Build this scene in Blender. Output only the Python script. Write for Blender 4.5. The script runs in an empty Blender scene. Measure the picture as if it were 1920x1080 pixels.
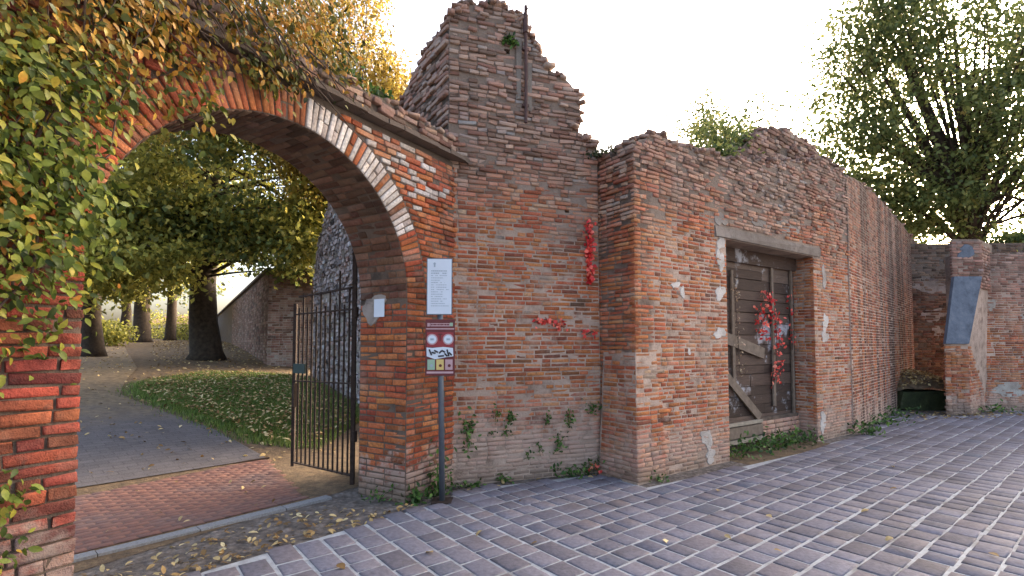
import bpy, bmesh, math, random
import numpy as np
from mathutils import Vector, Matrix
from mathutils.geometry import tessellate_polygon

sc = bpy.context.scene
R_ = math.radians
# ------------------------------------------------------------------ camera, world, sun, exposure
cam_d = bpy.data.cameras.new('camera')
cam = bpy.data.objects.new('camera', cam_d)
sc.collection.objects.link(cam)
cam.location = (0, 0, 1.6)
PITCH = R_(2.5)
cam.rotation_euler = (math.pi / 2 + PITCH, 0, 0)
cam_d.sensor_width = 36.0
cam_d.lens = 950 / 1920 * 36
cam_d.shift_y = 0.0331
cam_d.clip_start = 0.05
cam_d.clip_end = 3000
sc.camera = cam

SUN_ELEV, SUN_AZ = R_(18), R_(44)          # azimuth clockwise from +Y: low behind the walls, to the right
world = bpy.data.worlds.new('World')
sc.world = world
world.use_nodes = True
wn = world.node_tree
sky = wn.nodes.new('ShaderNodeTexSky')
sky.sky_type = 'NISHITA'
sky.sun_disc = False
sky.sun_elevation = SUN_ELEV
sky.sun_rotation = SUN_AZ
sky.air_density = 0.8
sky.dust_density = 7.0
sky.ozone_density = 0.4
bg = wn.nodes['Background']
wn.links.new(sky.outputs[0], bg.inputs[0])
bg.inputs[1].default_value = 0.15
sun_d = bpy.data.lights.new('sun', 'SUN')
sun_d.energy = 0.9
sun_d.angle = R_(40)
sun_d.color = (1.0, 0.93, 0.82)
sun = bpy.data.objects.new('sun', sun_d)
sc.collection.objects.link(sun)
sd = Vector((math.sin(SUN_AZ) * math.cos(SUN_ELEV), math.cos(SUN_AZ) * math.cos(SUN_ELEV), math.sin(SUN_ELEV)))
sun.rotation_euler = (-sd).to_track_quat('-Z', 'Y').to_euler()
vs = sc.view_settings
vs.view_transform = 'Standard'
vs.look = 'None'
vs.exposure = 2.68
vs.gamma = 1.0
vs.use_curve_mapping = False
sc.cycles.max_bounces = 5
sc.cycles.diffuse_bounces = 3
sc.cycles.glossy_bounces = 2
sc.cycles.transmission_bounces = 3
sc.cycles.transparent_max_bounces = 4

rng = np.random.default_rng(7)
rnd = random.Random(11)
UP = np.array([0, 0, 1.0])

# ------------------------------------------------------------------ projection of the camera above (for choosing the largest pieces)
_F = 950.0
_CY = 645 - _F * math.tan(PITCH)
def proj(P):
    P = np.asarray(P, float) - np.array([0, 0, 1.6])
    cp, sp = math.cos(PITCH), math.sin(PITCH)
    d = P[..., 1] * cp + P[..., 2] * sp
    y = -P[..., 1] * sp + P[..., 2] * cp
    d = np.where(d < 0.05, 0.05, d)
    return np.stack([960 + _F * P[..., 0] / d, _CY - _F * y / d], -1)

# ------------------------------------------------------------------ object helpers
COL = sc.collection
def tag(o, label=None, cat=None, group=None, kind=None):
    if label: o['label'] = label
    if cat: o['category'] = cat
    if group: o['group'] = group
    if kind: o['kind'] = kind
    return o

def empty(name, loc, label=None, cat=None, group=None, kind=None):
    o = bpy.data.objects.new(name, None)
    o.empty_display_size = 0.2
    COL.objects.link(o)
    o.location = loc
    return tag(o, label, cat, group, kind)

def root_of(o):
    v = Vector((0, 0, 0))
    while o is not None:
        v += o.location
        o = o.parent
    return v

def link_mesh(name, me, mat, parent=None, loc=(0, 0, 0), kind=None):
    """world-space mesh moved so that it sits under its parent's location"""
    o = bpy.data.objects.new(name, me)
    COL.objects.link(o)
    if mat and not me.materials:
        me.materials.append(mat)
    if parent is not None:
        o.parent = parent
        o.location = Vector(loc) - root_of(parent)
    else:
        o.location = loc
    if kind: o['kind'] = kind
    return o

def mesh_np(name, V, faces, smooth=False):
    """faces: list of (n,k) int arrays"""
    V = np.asarray(V, np.float32)
    me = bpy.data.meshes.new(name)
    me.vertices.add(len(V))
    me.vertices.foreach_set('co', V.ravel())
    loops = np.concatenate([np.asarray(f, np.int32).ravel() for f in faces])
    sizes = np.concatenate([np.full(len(f), np.asarray(f).shape[1], np.int32) for f in faces])
    starts = np.concatenate([[0], np.cumsum(sizes)[:-1]]).astype(np.int32)
    me.loops.add(len(loops))
    me.loops.foreach_set('vertex_index', loops)
    me.polygons.add(len(sizes))
    me.polygons.foreach_set('loop_start', starts)
    me.polygons.foreach_set('loop_total', sizes)
    if smooth:
        me.polygons.foreach_set('use_smooth', np.ones(len(sizes), bool))
    me.update(calc_edges=True)
    me.validate()
    return me

class MB:
    """collects simple solids, makes one mesh"""
    def __init__(s): s.V = []; s.F = []; s.n = 0
    def add(s, V, F):
        s.V.append(np.asarray(V, float)); s.F += [[i + s.n for i in f] for f in F]; s.n += len(V)
    def box(s, c, size, ax=None, jit=0.0):
        """ax: 3 rows of axes"""
        c = np.asarray(c, float); h = np.asarray(size, float) / 2
        ax = np.eye(3) if ax is None else np.asarray(ax, float)
        L = np.array([[x, y, z] for z in (-1, 1) for y in (-1, 1) for x in (-1, 1)], float) * h
        if jit: L += rng.uniform(-jit, jit, L.shape)
        s.add(L @ ax + c, [(0, 2, 3, 1), (4, 5, 7, 6), (0, 1, 5, 4), (2, 6, 7, 3), (0, 4, 6, 2), (1, 3, 7, 5)])
    def bar(s, a, b, w, d=None, side=None):
        a = np.asarray(a, float); b = np.asarray(b, float); t = b - a; L = np.linalg.norm(t); t /= L
        r = np.asarray(side, float) if side is not None else (np.array([1.0, 0, 0]) if abs(t[2]) > .9 else UP)
        x = np.cross(t, r); x /= np.linalg.norm(x); y = np.cross(x, t)
        s.box((a + b) / 2, (w, d or w, L), (x, y, t))
    def tube(s, pts, rad, n=8, caps=True):
        pts = np.asarray(pts, float); m = len(pts)
        rad = np.full(m, rad) if np.isscalar(rad) else np.asarray(rad, float)
        V = []
        for i in range(m):
            t = pts[min(i + 1, m - 1)] - pts[max(i - 1, 0)]; t /= np.linalg.norm(t) + 1e-9
            r = np.array([1.0, 0, 0]) if abs(t[0]) < .8 else np.array([0, 1.0, 0])
            x = np.cross(t, r); x /= np.linalg.norm(x); y = np.cross(t, x)
            for k in range(n):
                a = 2 * math.pi * k / n
                V.append(pts[i] + rad[i] * (math.cos(a) * x + math.sin(a) * y))
        F = [(i * n + k, i * n + (k + 1) % n, (i + 1) * n + (k + 1) % n, (i + 1) * n + k) for i in range(m - 1) for k in range(n)]
        if caps: F += [tuple(range(n))[::-1], tuple((m - 1) * n + k for k in range(n))]
        s.add(V, F)
    def build(s, name, mat, parent=None, kind=None, smooth=False, loc=None):
        V = np.concatenate(s.V)
        if parent is not None and loc is None: loc = root_of(parent)
        loc = np.array(loc if loc is not None else (0, 0, 0), float)
        me = bpy.data.meshes.new(name)
        me.from_pydata((V - loc).tolist(), [], s.F)
        if smooth:
            me.polygons.foreach_set('use_smooth', np.ones(len(me.polygons), bool))
        me.update()
        return link_mesh(name, me, mat, parent, tuple(loc), kind)

# ------------------------------------------------------------------ materials
class NT:
    def __init__(s, name):
        s.m = bpy.data.materials.new(name); s.m.use_nodes = True
        s.t = s.m.node_tree; s.b = s.t.nodes['Principled BSDF']; s.out = s.t.nodes['Material Output']
        s.b.inputs['Specular IOR Level'].default_value = 0.25
    def n(s, typ, **kw):
        nd = s.t.nodes.new(typ)
        for k, v in kw.items(): setattr(nd, k, v)
        return nd
    def set(s, sock, v):
        if isinstance(v, bpy.types.NodeSocket): s.t.links.new(v, sock)
        elif v is not None: sock.default_value = v
    def math(s, op, a, b=None, c=None, clamp=False):
        nd = s.n('ShaderNodeMath', operation=op, use_clamp=clamp)
        for i, v in enumerate((a, b, c)):
            if v is not None: s.set(nd.inputs[i], v)
        return nd.outputs[0]
    def mix(s, f, a, b, mode='MIX'):
        nd = s.n('ShaderNodeMix', data_type='RGBA', blend_type=mode)
        s.set(nd.inputs[0], f); s.set(nd.inputs[6], a); s.set(nd.inputs[7], b)
        return nd.outputs[2]
    def ramp(s, f, stops, interp='LINEAR'):
        nd = s.n('ShaderNodeValToRGB'); cr = nd.color_ramp; cr.interpolation = interp
        while len(cr.elements) < len(stops): cr.elements.new(0.5)
        for e, (p, c) in zip(cr.elements, stops):
            e.position = p; e.color = (*c, 1) if len(c) == 3 else c
        s.set(nd.inputs[0], f); return nd.outputs[0]
    def noise(s, scale, detail=3, vec=None, rough=0.55, dist=0.0):
        nd = s.n('ShaderNodeTexNoise'); nd.inputs['Scale'].default_value = scale
        nd.inputs['Detail'].default_value = detail; nd.inputs['Roughness'].default_value = rough
        nd.inputs['Distortion'].default_value = dist
        if vec is not None: s.set(nd.inputs['Vector'], vec)
        return nd.outputs[0]
    def pos(s): return s.n('ShaderNodeNewGeometry').outputs['Position']
    def smooth(s, v, lo, hi):
        nd = s.n('ShaderNodeMapRange', interpolation_type='SMOOTHSTEP')
        s.set(nd.inputs[0], v); nd.inputs[1].default_value = lo; nd.inputs[2].default_value = hi
        return nd.outputs[0]
    def scaled(s, vec, sc3):
        nd = s.n('ShaderNodeVectorMath', operation='MULTIPLY'); s.set(nd.inputs[0], vec); nd.inputs[1].default_value = sc3
        return nd.outputs[0]
    def piece_random(s):
        g = s.n('ShaderNodeNewGeometry'); o = s.n('ShaderNodeObjectInfo')
        w = s.math('ADD', s.math('MULTIPLY', g.outputs['Random Per Island'], 371.3), s.math('MULTIPLY', o.outputs['Random'], 611.7))
        wn_ = s.n('ShaderNodeTexWhiteNoise', noise_dimensions='1D'); s.set(wn_.inputs['W'], w)
        sep = s.n('ShaderNodeSeparateColor'); s.set(sep.inputs[0], wn_.outputs['Color'])
        return wn_.outputs['Value'], sep.outputs[0], sep.outputs[1]
    def bump(s, h, strength=0.5, dist=0.01):
        nd = s.n('ShaderNodeBump'); nd.inputs['Strength'].default_value = strength; nd.inputs['Distance'].default_value = dist
        s.set(nd.inputs['Height'], h); s.set(s.b.inputs['Normal'], nd.outputs[0])
    def fin(s, col, rough=0.9):
        s.set(s.b.inputs['Base Color'], col); s.set(s.b.inputs['Roughness'], rough); return s.m

def plain(name, col, rough=0.8, var=0.15, scale=8, bump=0.2, metal=0.0):
    t = NT(name); n = t.noise(scale, 4, t.pos())
    c0 = tuple(x * (1 - var) for x in col); c1 = tuple(min(1, x * (1 + var)) for x in col)
    c = t.ramp(n, [(0.25, c0), (0.75, c1)])
    if bump: t.bump(t.noise(scale * 6, 4, t.pos()), bump, 0.01)
    t.b.inputs['Metallic'].default_value = metal
    return t.fin(c, rough)

RED = [(0.0, (0.17, 0.055, 0.032)), (0.2, (0.29, 0.082, 0.038)), (0.5, (0.42, 0.115, 0.045)), (0.78, (0.50, 0.155, 0.058)), (0.92, (0.43, 0.20, 0.11)), (1.0, (0.26, 0.16, 0.11))]
MIXED = [(0.0, (0.15, 0.085, 0.06)), (0.1, (0.25, 0.10, 0.058)), (0.3, (0.38, 0.118, 0.052)), (0.58, (0.47, 0.15, 0.06)), (0.78, (0.48, 0.195, 0.095)), (0.9, (0.44, 0.26, 0.165)), (0.96, (0.30, 0.22, 0.165)), (1.0, (0.16, 0.13, 0.115))]
PALE = [(0.0, (0.11, 0.08, 0.06)), (0.3, (0.24, 0.12, 0.085)), (0.6, (0.34, 0.21, 0.16)), (0.85, (0.37, 0.28, 0.22)), (1.0, (0.20, 0.17, 0.145))]

def brick_mat(name, pal, top=(2.6, 4.2), top_col=(0.25, 0.165, 0.125), top_amt=0.7, low=0.9, low_col=(0.50, 0.365, 0.29), low_amt=0.7, smear=0.35, streak=0.0):
    t = NT(name); P = t.pos(); r1, r2, r3 = t.piece_random()
    patch = t.noise(1.7, 3, P, .5)
    base = t.ramp(t.math('ADD', t.math('MULTIPLY', r1, .6), t.math('MULTIPLY', t.smooth(patch, .3, .7), .4)), pal)
    val = t.math('ADD', 0.80, t.math('MULTIPLY', r2, 0.36))
    base = t.mix(1.0, base, t.n('ShaderNodeCombineColor').outputs[0], 'MIX') if False else base
    hsv = t.n('ShaderNodeHueSaturation'); t.set(hsv.inputs['Color'], base); t.set(hsv.inputs['Value'], val)
    t.set(hsv.inputs['Hue'], t.math('ADD', 0.488, t.math('MULTIPLY', r3, 0.024)))
    c = hsv.outputs[0]
    fine = t.noise(38, 4, P); c = t.mix(0.55, c, t.ramp(fine, [(0.3, (0.35, 0.33, 0.32)), (0.72, (1.25, 1.2, 1.15))]), 'MULTIPLY')
    big = t.noise(0.9, 4, P, 0.6)
    # paler, mortar-smeared zones
    sm = t.smooth(t.math('ADD', t.noise(3.2, 5, P, 0.65), t.math('MULTIPLY', t.math('SUBTRACT', big, 0.5), 0.6)), 0.5, 0.66)
    c = t.mix(t.math('MULTIPLY', sm, smear), c, (0.40, 0.285, 0.21, 1))
    sep = t.n('ShaderNodeSeparateXYZ'); t.set(sep.inputs[0], P); z = sep.outputs[2]
    zz = t.math('ADD', z, t.math('MULTIPLY', t.math('SUBTRACT', big, 0.5), 2.6))
    tm = t.math('MULTIPLY', t.smooth(zz, top[0], top[1]), t.math('MULTIPLY', t.math('ADD', 0.8, t.math('MULTIPLY', r3, 0.35)), top_amt))
    tv = t.ramp(r2, [(0, tuple(x * .42 for x in top_col)), (.3, tuple(x * .8 for x in top_col)), (.65, tuple(x * 1.3 for x in top_col)), (.9, tuple(x * 1.5 for x in top_col)), (1, (top_col[2] * 1.5,) * 3)])
    c = t.mix(t.math('MINIMUM', tm, 1.0), c, tv)
    ln = t.noise(4.5, 5, P, 0.7)
    zl = t.math('ADD', z, t.math('MULTIPLY', t.math('SUBTRACT', ln, 0.5), 1.8))
    lm = t.math('MULTIPLY', t.math('SUBTRACT', 1.0, t.smooth(zl, low * 0.35, low)), low_amt)
    c = t.mix(lm, c, (*low_col, 1))
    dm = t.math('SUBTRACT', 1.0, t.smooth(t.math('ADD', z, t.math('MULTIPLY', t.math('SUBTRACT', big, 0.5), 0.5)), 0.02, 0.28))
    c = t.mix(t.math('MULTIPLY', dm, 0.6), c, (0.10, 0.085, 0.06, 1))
    if streak:
        sv = t.noise(1.0, 4, t.scaled(P, (2.6, 2.6, 0.09)), 0.65)
        c = t.mix(t.math('MULTIPLY', t.smooth(sv, 0.44, 0.56), streak), c, (0.075, 0.04, 0.03, 1))
        c = t.mix(t.math('MULTIPLY', t.smooth(t.noise(1.3, 3, t.scaled(P, (3.3, 3.3, 0.12))), 0.55, 0.7), streak * 0.5), c, (0.38, 0.29, 0.25, 1))
    # soot-dark lichen specks
    c = t.mix(t.math('MULTIPLY', t.smooth(t.noise(11, 5, P, 0.7), 0.60, 0.70), 0.55), c, (0.055, 0.045, 0.035, 1))
    t.bump(t.math('ADD', fine, t.noise(120, 3, P)), 0.75, 0.012)
    return t.fin(c, 0.92)

def mortar_mat(name, col=(0.45, 0.325, 0.25), dark=(0.20, 0.13, 0.095)):
    t = NT(name); P = t.pos()
    c = t.ramp(t.noise(5, 6, P, 0.7), [(0.3, dark), (0.52, col), (0.8, tuple(min(1, x * 1.25) for x in col))])
    c = t.mix(t.math('MULTIPLY', t.smooth(t.noise(1.1, 4, P), 0.45, 0.7), 0.4), c, (0.20, 0.14, 0.10, 1))
    sep = t.n('ShaderNodeSeparateXYZ'); t.set(sep.inputs[0], P)
    up = t.smooth(t.math('ADD', sep.outputs[2], t.math('MULTIPLY', t.math('SUBTRACT', t.noise(0.9, 4, P), .5), 2.6)), 2.2, 3.8)
    c = t.mix(t.math('MULTIPLY', up, .75), c, (0.13, 0.10, 0.08, 1))
    t.bump(t.noise(45, 5, P, 0.7), 0.9, 0.02)
    return t.fin(c, 0.95)

def leaf_mat(name, stops, trans=0.35, rough=0.5, zgrad=None):
    t = NT(name); r1, r2, r3 = t.piece_random()
    r1 = t.math('ADD', t.math('MULTIPLY', r1, .68), t.math('MULTIPLY', t.smooth(t.noise(2.4, 3, t.pos()), .3, .7), .32))
    c = t.ramp(r1, stops)
    if zgrad:
        lo, hi, stops2 = zgrad
        sep = t.n('ShaderNodeSeparateXYZ'); t.set(sep.inputs[0], t.pos())
        v = t.math('ADD', sep.outputs[2], t.math('MULTIPLY', t.math('SUBTRACT', t.noise(1.6, 3, t.pos()), 0.5), 2.2))
        c = t.mix(t.smooth(v, lo, hi), c, t.ramp(r1, stops2))
    hsv = t.n('ShaderNodeHueSaturation'); t.set(hsv.inputs['Color'], c); t.set(hsv.inputs['Value'], t.math('ADD', 0.65, t.math('MULTIPLY', r2, 0.7)))
    c = hsv.outputs[0]
    c = t.mix(0.35, c, t.ramp(t.noise(60, 2, t.pos()), [(0.35, (0.5, 0.45, 0.35)), (0.65, (1.2, 1.2, 1.1))]), 'MULTIPLY')
    t.fin(c, rough)
    tr = t.n('ShaderNodeBsdfTranslucent'); t.set(tr.inputs[0], c)
    mx = t.n('ShaderNodeMixShader'); mx.inputs[0].default_value = trans
    t.t.links.new(t.b.outputs[0], mx.inputs[1]); t.t.links.new(tr.outputs[0], mx.inputs[2])
    t.t.links.new(mx.outputs[0], t.out.inputs[0])
    return t.m

M = {}
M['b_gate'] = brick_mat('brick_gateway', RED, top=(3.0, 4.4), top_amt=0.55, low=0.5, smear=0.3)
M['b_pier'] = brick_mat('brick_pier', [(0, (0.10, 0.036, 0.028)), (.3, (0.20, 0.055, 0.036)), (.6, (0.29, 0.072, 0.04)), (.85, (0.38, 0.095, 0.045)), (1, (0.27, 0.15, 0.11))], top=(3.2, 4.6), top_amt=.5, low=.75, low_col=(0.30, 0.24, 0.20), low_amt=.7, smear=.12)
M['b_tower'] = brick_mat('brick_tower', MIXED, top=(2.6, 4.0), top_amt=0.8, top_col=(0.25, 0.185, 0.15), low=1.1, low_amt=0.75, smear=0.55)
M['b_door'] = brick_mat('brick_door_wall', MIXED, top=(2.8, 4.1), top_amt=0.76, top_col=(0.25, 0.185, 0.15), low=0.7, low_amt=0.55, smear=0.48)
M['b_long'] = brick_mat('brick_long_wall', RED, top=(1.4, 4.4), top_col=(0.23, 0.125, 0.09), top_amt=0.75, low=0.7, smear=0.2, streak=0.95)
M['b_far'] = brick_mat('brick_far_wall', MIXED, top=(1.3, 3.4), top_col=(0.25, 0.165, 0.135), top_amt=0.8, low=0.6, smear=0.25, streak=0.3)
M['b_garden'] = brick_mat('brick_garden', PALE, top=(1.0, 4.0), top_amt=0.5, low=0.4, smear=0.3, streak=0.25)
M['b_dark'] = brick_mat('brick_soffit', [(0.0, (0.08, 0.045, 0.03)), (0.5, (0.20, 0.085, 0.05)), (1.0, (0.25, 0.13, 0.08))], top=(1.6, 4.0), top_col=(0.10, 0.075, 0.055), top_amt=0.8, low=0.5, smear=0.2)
M['b_white'] = brick_mat('limewashed_brick', [(0, (0.40, 0.24, 0.18)), (.25, (0.52, 0.44, 0.39)), (.75, (0.66, 0.61, 0.57)), (1, (0.50, 0.34, 0.26))], top=(6, 8), low=.01, low_amt=0, smear=.3)
M['b_rubble'] = brick_mat('rubble', PALE, top=(0, 1), top_amt=0.35, low=0.01, low_amt=0, smear=0.25)
M['mortar'] = mortar_mat('mortar')
M['mortar_dark'] = mortar_mat('mortar_dark', (0.14, 0.10, 0.075), (0.05, 0.038, 0.03))
M['mortar_pale'] = mortar_mat('mortar_pale', (0.36, 0.31, 0.26), (0.15, 0.12, 0.09))
M['plaster'] = mortar_mat('plaster', (0.42, 0.38, 0.33), (0.25, 0.22, 0.19))
M['white_plaster'] = mortar_mat('white_plaster', (0.56, 0.50, 0.45), (0.40, 0.35, 0.30))
M['lintel'] = mortar_mat('lintel', (0.33, 0.275, 0.235), (0.13, 0.10, 0.085))
M['iron'] = plain('rusty_iron', (0.04, 0.025, 0.019), 0.9, 0.4, 25, 0.3, 0.0)
M['pipe'] = plain('rusty_pipe', (0.075, 0.04, 0.035), 0.7, 0.4, 10, 0.3)
M['bark'] = plain('bark', (0.05, 0.038, 0.028), 0.95, 0.5, 9, 1.0)
M['bark_dark'] = plain('bark_dark', (0.05, 0.035, 0.025), 0.95, 0.5, 9, 1.0)
M['twig'] = plain('twig', (0.09, 0.06, 0.045), 0.9, 0.3, 20, 0.3)

# ------------------------------------------------------------------ brick laying
def unit(v):
    v = np.asarray(v, float); return v / np.linalg.norm(v)

class Surf:
    """vertical plane: origin O (x,y), direction along u; the outside is n = u x z"""
    def __init__(s, O, u):
        s.O = np.array([O[0], O[1], 0.0]); s.u = unit([u[0], u[1], 0]); s.n = np.cross(s.u, UP)
    def pt(s, a, z, p=0.0): return s.O + s.u * a + UP * z + s.n * p
    def frame(s, a, z): return s.pt(a, z), s.u, UP, s.n

class Barrel:
    """soffit of an arch: a runs along the depth, z is the arc length"""
    def __init__(s, S, ca, cz, r, depth_sign=-1):
        s.S, s.ca, s.cz, s.r = S, ca, cz, r
    def frame(s, a, z):
        th = z / s.r
        up = s.S.u * (-math.sin(th)) + UP * math.cos(th)      # tangent
        n = -(s.S.u * math.cos(th) + UP * math.sin(th))
        c = s.S.pt(s.ca, s.cz) - n * s.r - s.S.n * a
        return c, s.S.n * -1, up, n

# brick shapes, local x = along, y = into the wall, z = up; the face is at y = 0
def brick_verts(w, h, dep, j):
    c = 0.006 + rng.uniform(0, 0.004)
    a, b = w / 2, h / 2
    fr = np.array([[-a + c, 0, -b + c], [a - c, 0, -b + c], [a - c, 0, b - c], [-a + c, 0, b - c]])
    ed = np.array([[-a, c, -b], [a, c, -b], [a, c, b], [-a, c, b]])
    bk = ed.copy(); bk[:, 1] = dep
    fr[:, 0] += rng.uniform(-j, j, 4); fr[:, 2] += rng.uniform(-j, j, 4); fr[:, 1] += rng.uniform(0, j * 1.5, 4)
    ed[:, 0] += rng.uniform(-j * .5, j * .5, 4); ed[:, 2] += rng.uniform(-j * .5, j * .5, 4)
    return np.concatenate([fr, ed, bk])
BF = np.array([(0, 1, 2, 3), (4, 5, 1, 0), (5, 6, 2, 1), (6, 7, 3, 2), (7, 4, 0, 3), (8, 9, 5, 4), (9, 10, 6, 5), (10, 11, 7, 6), (11, 8, 4, 7)])

def scan(poly, z):
    xs = []
    for (x0, y0), (x1, y1) in zip(poly, poly[1:] + poly[:1]):
        if (y0 <= z) != (y1 <= z): xs.append(x0 + (x1 - x0) * (z - y0) / (y1 - y0))
    xs.sort(); return list(zip(xs[::2], xs[1::2]))
def inter(A, B):
    out = []
    for a0, a1 in A:
        for b0, b1 in B:
            lo, hi = max(a0, b0), min(a1, b1)
            if hi - lo > 0.03: out.append((lo, hi))
    return out

class Masonry:
    """a brick-built thing: lays bricks, then keeps the 300 that show largest as parts and joins the rest"""
    def __init__(s, root, limit=300):
        s.root, s.items, s.limit = root, [], limit
    def put(s, fr, w, h, prot, dep=0.06, j=0.003, mat='b_gate', tilt=0.0):
        s.items.append((fr, w, h, prot, dep, j, mat, tilt))
    def lay(s, S, poly, mat, course=0.072, length=0.26, joint=0.012, prot=(0.004, 0.016), rough=0.0, miss=0.0, ext=0.0, z0=0.0, j=0.003, skip=None, rough_z=None):
        zmax = max(p[1] for p in poly); k = 0; z = z0
        while z < zmax:
            h = course * rnd.uniform(0.9, 1.08)
            lo, hi = z + joint / 2, z + h - joint / 2
            rr = rough
            if rough_z: rr = rough + (rough_z[2]) * min(1, max(0, (z - rough_z[0]) / (rough_z[1] - rough_z[0])))
            for x0, x1 in inter(scan(poly, lo), scan(poly, hi)):
                x = x0 - ext; xe = x1 + ext; first = True
                while x < xe - 0.02:
                    L = length if (rnd.random() < 0.62 - .3 * min(1, rr)) else length * 0.5
                    if first and k % 2: L = length * 0.5
                    L *= rnd.uniform(0.88, 1.08); first = False
                    if xe - (x + L) < length * 0.3: L = xe - x
                    if L > length * 1.35: L = L / 2
                    a = x + L / 2
                    if not (skip and skip(a, z + h / 2)) and rnd.random() > miss * (1 + 1.5 * rr):
                        fr = S.frame(a, z + h / 2)
                        pr = rnd.uniform(*prot) + rnd.uniform(-0.004, 0.032) * rr
                        hh = (hi - lo) * rnd.uniform(1 - 0.15 * rr, 1 + .1 * rr)
                        s.put(fr, L - joint * rnd.uniform(.7, 1.3), hh, pr, 0.06, j * (1 + 2 * rr), mat, rnd.gauss(0, 0.008 + 0.05 * rr))
                    x += L
            z += h; k += 1
    def recolour(s, frm, to, test, p):
        for i, it in enumerate(s.items):
            if it[6] == frm and test(it[0][0]) and rnd.random() < p: s.items[i] = (*it[:6], to, it[7])
    def finish(s):
        if not s.items: return
        C = np.array([it[0][0] for it in s.items]); U = np.array([it[0][1] for it in s.items]); Z = np.array([it[0][2] for it in s.items]); N = np.array([it[0][3] for it in s.items])
        W = np.array([it[1] for it in s.items])[:, None]; H = np.array([it[2] for it in s.items])[:, None]
        p = [proj(C + U * W / 2 * a + Z * H / 2 * b) for a, b in ((-1, -1), (1, -1), (1, 1), (-1, 1))]
        d1, d2 = p[2] - p[0], p[3] - p[1]
        area = np.abs(d1[:, 0] * d2[:, 1] - d1[:, 1] * d2[:, 0]) / 2
        q = proj(C); inn = (q[:, 0] > 8) & (q[:, 0] < 1912) & (q[:, 1] > 8) & (q[:, 1] < 1072) & (C[:, 1] > .3)
        face = ((np.array([0, 0, 1.6]) - C) * N).sum(1) > 0
        area = np.where(inn & face, area, 0)
        order = np.argsort(-area)
        keep = [i for i in order[:s.limit] if area[i] > 20]
        ks = set(keep)
        base = root_of(s.root)
        lib = {}
        for i in keep:
            fr, w, h, pr, dep, j, mat, tilt = s.items[i]
            key = (mat, round(w / 0.03), round(h / 0.01), rnd.randrange(3))
            if key not in lib:
                w0, h0 = round(w / 0.03) * 0.03 or 0.03, round(h / 0.01) * 0.01 or 0.01
                me = mesh_np('brick', brick_verts(w0, h0, dep + 0.01, j), [BF]); me.materials.append(M[mat]); lib[key] = (me, w0, h0)
            me, w0, h0 = lib[key]
            o = bpy.data.objects.new('brick', me); COL.objects.link(o); o.parent = s.root
            c, u, zv, n = fr
            Rm = np.stack([u * math.cos(tilt) + zv * math.sin(tilt), -n, -u * math.sin(tilt) + zv * math.cos(tilt)], 1)
            Rm = Rm * np.array([w / w0, 1, h / h0])
            loc = c + n * pr - np.array(base)
            mw = Matrix(((*Rm[0], loc[0]), (*Rm[1], loc[1]), (*Rm[2], loc[2]), (0, 0, 0, 1)))
            o.matrix_basis = mw
        bymat = {}
        for i, it in enumerate(s.items):
            if i not in ks: bymat.setdefault(it[6], []).append(it)
        for mat, its in bymat.items():
            V = []
            for fr, w, h, pr, dep, j, _, tilt in its:
                c, u, zv, n = fr
                v = brick_verts(w, h, dep, j)
                u2 = u * math.cos(tilt) + zv * math.sin(tilt); z2 = -u * math.sin(tilt) + zv * math.cos(tilt)
                V.append(c + n * pr + v[:, :1] * u2 - v[:, 1:2] * n + v[:, 2:] * z2)
            V = np.concatenate(V) - np.array(base)
            Fc = (BF[None] + 12 * np.arange(len(its))[:, None, None]).reshape(-1, 4)
            me = mesh_np('brickwork', V, [Fc])
            o = link_mesh('brickwork', me, M[mat], s.root, base, 'stuff')

def slab(S, poly, depth, mat, parent, name='wall_core', holes=(), hole_depth=0.3, back=None):
    """solid wall behind the face: polygon in (a, z), extruded back; optional blind holes"""
    V, F = [], []
    loops = [list(poly)] + [list(h) for h in holes]
    flat = [p for l in loops for p in l]
    tri = tessellate_polygon([[Vector((p[0], p[1], 0)) for p in l] for l in loops])
    nf = len(flat)
    for a, z in flat: V.append(S.pt(a, z))
    def fix(t):
        a, b, c = [np.array([*flat[i]]) for i in t]
        cr = (b - a)[0] * (c - a)[1] - (b - a)[1] * (c - a)[0]
        return tuple(t) if cr > 0 else tuple(t)[::-1]
    for t in tri: F.append(fix(t))
    n0 = len(loops[0]); off = len(V)
    bk = back or (lambda a, z: S.pt(a, z, -depth))
    for a, z in loops[0]: V.append(bk(a, z))
    for i in range(n0):
        k = (i + 1) % n0; F.append((i, off + i, off + k, k))
    tri2 = tessellate_polygon([[Vector((p[0], p[1], 0)) for p in loops[0]]])
    for t in tri2: F.append(tuple(off + i for i in fix(t)[::-1]))
    s0 = n0
    for l in loops[1:]:
        o2 = len(V); m = len(l)
        for a, z in l: V.append(S.pt(a, z, -hole_depth))
        for i in range(m):
            k = (i + 1) % m; F.append((s0 + i, s0 + k, o2 + k, o2 + i))
        F.append(tuple(o2 + i for i in range(m)))
        s0 += m
    base = np.array(root_of(parent)) if parent else np.zeros(3)
    me = bpy.data.meshes.new(name); me.from_pydata((np.array(V) - base).tolist(), [], F)
    bm = bmesh.new(); bm.from_mesh(me); bmesh.ops.recalc_face_normals(bm, faces=bm.faces); bm.to_mesh(me); bm.free(); me.update()
    return link_mesh(name, me, mat, parent, base)

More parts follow.
